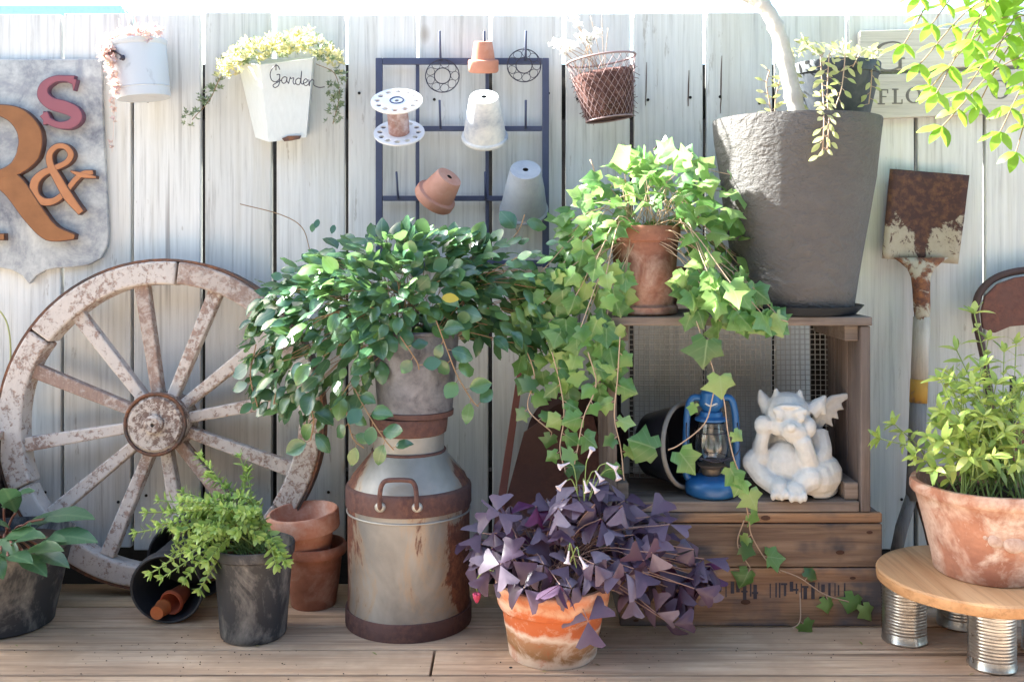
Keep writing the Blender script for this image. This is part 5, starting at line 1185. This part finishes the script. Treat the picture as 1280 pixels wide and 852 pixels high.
# ---- trailing plant in nursery pot
tl = thing('trailing_succulent', 'pale yellow green trailing plant hanging from the black nursery pot', 'plant', npc+Vector((0,0,.12))); st = MB(); L = []
tlm = [leafmesh('trail_leaf', 'oval', M['trail'], .45, .1, .2)]
for pth in ([(1030,66,-.21), (1026,74,-.225), (1028,110,-.24), (1030,150,-.335), (1028,192,-.338)], [(1038,66,-.21), (1036,74,-.225), (1034,120,-.25), (1036,150,-.335), (1034,188,-.338)], [(1056,66,-.21), (1056,76,-.225), (1052,110,-.235), (1044,135,-.24)],
            [(1090,68,-.18), (1090,78,-.195), (1089,105,-.20), (1086,130,-.20)], [(992,66,-.17), (986,78,-.185), (994,110,-.19), (996,140,-.2)], [(1075,67,-.2), (1070,76,-.22), (1066,84,-.22)]):
    L += strand(pth, tlm, .0085, .013, .022, st, .0012, (0,-1,.4), .8)
def f4():
    u = R.uniform(980, 1098); return W(u, prof([(980,68), (995,56), (1020,60), (1098,68)], u)+R.uniform(-7, 9), R.uniform(-.21, -.09))
L += [(leafM(f4(), rv(1)+Vector((0,-.3,.2)), Vector((0,-.4,.7))+rv(.4), R.uniform(.013, .024)), tlm[0]) for _ in range(120)]
mass('leaves', L, M['trail'], tl); ob('stems', st, M['stempale'], tl, smooth=True, world=True)
wd = thing('weed_seedling', 'small loose leaved seedling growing in the big grey planter', 'plant', Vector((W(962, 0, -.13).x, -.13, npc.z+.001))); st = MB(); L = []
L += strand([(966,152,-.13), (962,130,-.13), (958,105,-.13), (962,88,-.13)], tlm, .009, .015, .024, st); L += strand([(968,152,-.13), (970,120,-.13), (976,95,-.13)], tlm, .012, .012, .02, st)
mass('leaves', L, M['trail'], wd); ob('stems', st, M['stempale'], wd, smooth=True, world=True)
# ---- tree
tr_ = thing('potted_tree', 'pale barked young tree with lime green leaves rooted in the grey planter', 'tree', W(1000, 165, -.19))
tk = spline([W(1000,168,-.19), W(996,140,-.19), W(986,95,-.19), W(974,45,-.185), W(958,12,-.18), W(934,-12,-.17), W(915,-60,-.16), W(925,-140,-.17), W(960,-230,-.2)], 6)
ob('trunk', MB().tube(tk, [lerp(.0175, .0115, i/(len(tk)-1))*(1+.10*math.sin(i*2.3)+.05*math.sin(i*5.1)) for i in range(len(tk))], 14), M['bark'], tr_, smooth=True, world=True)
ob('branch', MB().tube(spline([W(950,5,-.178), W(932,-2,-.17), W(905,-20,-.16)], 5), .007, 8), M['bark'], tr_, smooth=True, world=True)
tlf = [leafmesh('tree_leaf', 'oval', M['treeleaf'], .46+.05*i, .12, .15+.1*i, 1) for i in range(3)]
L = []; st = MB()
def pinnate(a, b, n, s_, sag=.03):
    a, b = Vector(a), Vector(b); pts = spline([a, (a+b)/2+Vector((0,0,sag)), b], 8); st.tube(pts, .0011, 5, False)
    for i in range(1, n+1):
        t = i/n*(len(pts)-1.001); k = int(t); p = pts[k].lerp(pts[k+1], t-k); tt = (pts[k+1]-pts[k]).normalized(); sv_ = tt.cross(Vector((0,-.6,.8))).normalized()
        for sg_ in (1, -1): L.append((leafM(p, sv_*sg_+tt*.55+rv(.15)+Vector((0,0,-.15)), Vector((0,-.55,.8))+rv(.25), s_*R.uniform(.8, 1.15)), R.choice(tlf)))
    L.append((leafM(b, (b-pts[-3]), (0,-.5,.8), s_), tlf[0]))
limb = spline([W(925,-140,-.17), W(1010,-190,-.25), W(1130,-150,-.3), W(1230,-80,-.33), W(1290,10,-.33), W(1320,80,-.32)], 8)
ob('branch', MB().tube(limb, [lerp(.011, .004, i/(len(limb)-1)) for i in range(len(limb))], 8), M['bark'], tr_, smooth=True, world=True)
for a, b, n_ in (((1235,-70,-.33), (1130,55,-.36), 5), ((1255,-40,-.33), (1165,30,-.38), 5), ((1275,-15,-.33), (1150,80,-.36), 6), ((1290,10,-.33), (1165,108,-.38), 6), ((1300,30,-.33), (1205,115,-.4), 5), ((1312,60,-.32), (1178,158,-.35), 7), ((1318,75,-.32), (1250,165,-.38), 5), ((1318,78,-.32), (1270,190,-.36), 5), ((1295,20,-.33), (1240,75,-.42), 4), ((1265,-30,-.33), (1215,50,-.42), 5), ((1240,-60,-.33), (1150,-5,-.36), 5), ((1280,-10,-.33), (1285,90,-.42), 5), ((1310,50,-.32), (1300,130,-.42), 5)):
    pinnate(W(*a), W(*b), n_, .038)
for k in range(4):
    q = limb[R.randrange(22, len(limb)-2)]; pinnate(q, W(R.uniform(1150,1275), R.uniform(5,135), R.uniform(-.42,-.3)), 6, .038)
for k in range(14):
    p = limb[R.randrange(6, 30)]; pinnate(p, p+Vector((R.uniform(-.1,.16), R.uniform(-.16,.1), R.uniform(-.02,.12))), 6, .036)
put_leaves(tr_, L, 290); ob('twigs', st, M['twig'], tr_, smooth=True, world=True)['kind'] = 'stuff'

# ---------------------------------------------------------------- crumbs of soil and leaf litter on the deck
cr = MB()
for cx_, cy_, sp_r, n_ in ((xp.location.x, -.50, .22, 60), (bp.location.x-.05, -.40, .16, 45), (.35, -.36, .35, 60), (-.6, -.42, .5, 70), (.75, -.55, .25, 30)):
    for k in range(n_):
        x = cx_+R.gauss(0, sp_r*.6); y = min(-.30, max(-.6, cy_+R.gauss(0, .06))); q = R.uniform(.0005, .0015)
        cr.ellip((x, y, q*.5), (q, q*R.uniform(.6, 1), q*.6), None, 6)
tag(ob('soil_crumbs', cr, M['soil'], None, smooth=True), 'dark crumbs of soil scattered over the deck boards', 'soil', None, 'stuff')
lt2 = MB()
for k in range(26):
    x = R.uniform(-.9, .95); y = R.uniform(-.58, -.31); a = R.uniform(0, 6.3); q = R.uniform(.006, .012)
    Mx = T(x, y, .0025) @ Matrix.Rotation(a, 4, 'Z') @ RX(R.uniform(-8, 12)) @ Matrix.Scale(q, 4)
    lt2.add([v.co for v in hbm[0].vertices], [tuple(p.vertices) for p in hbm[0].polygons], Mx)
tag(ob('leaf_litter', lt2, leafm('dry_brown_leaf', [(.20,.13,.06), (.32,.24,.10), (.24,.26,.08)], .7, .2), None, smooth=True), 'small dry fallen leaves lying on the deck boards', 'leaves', None, 'stuff')
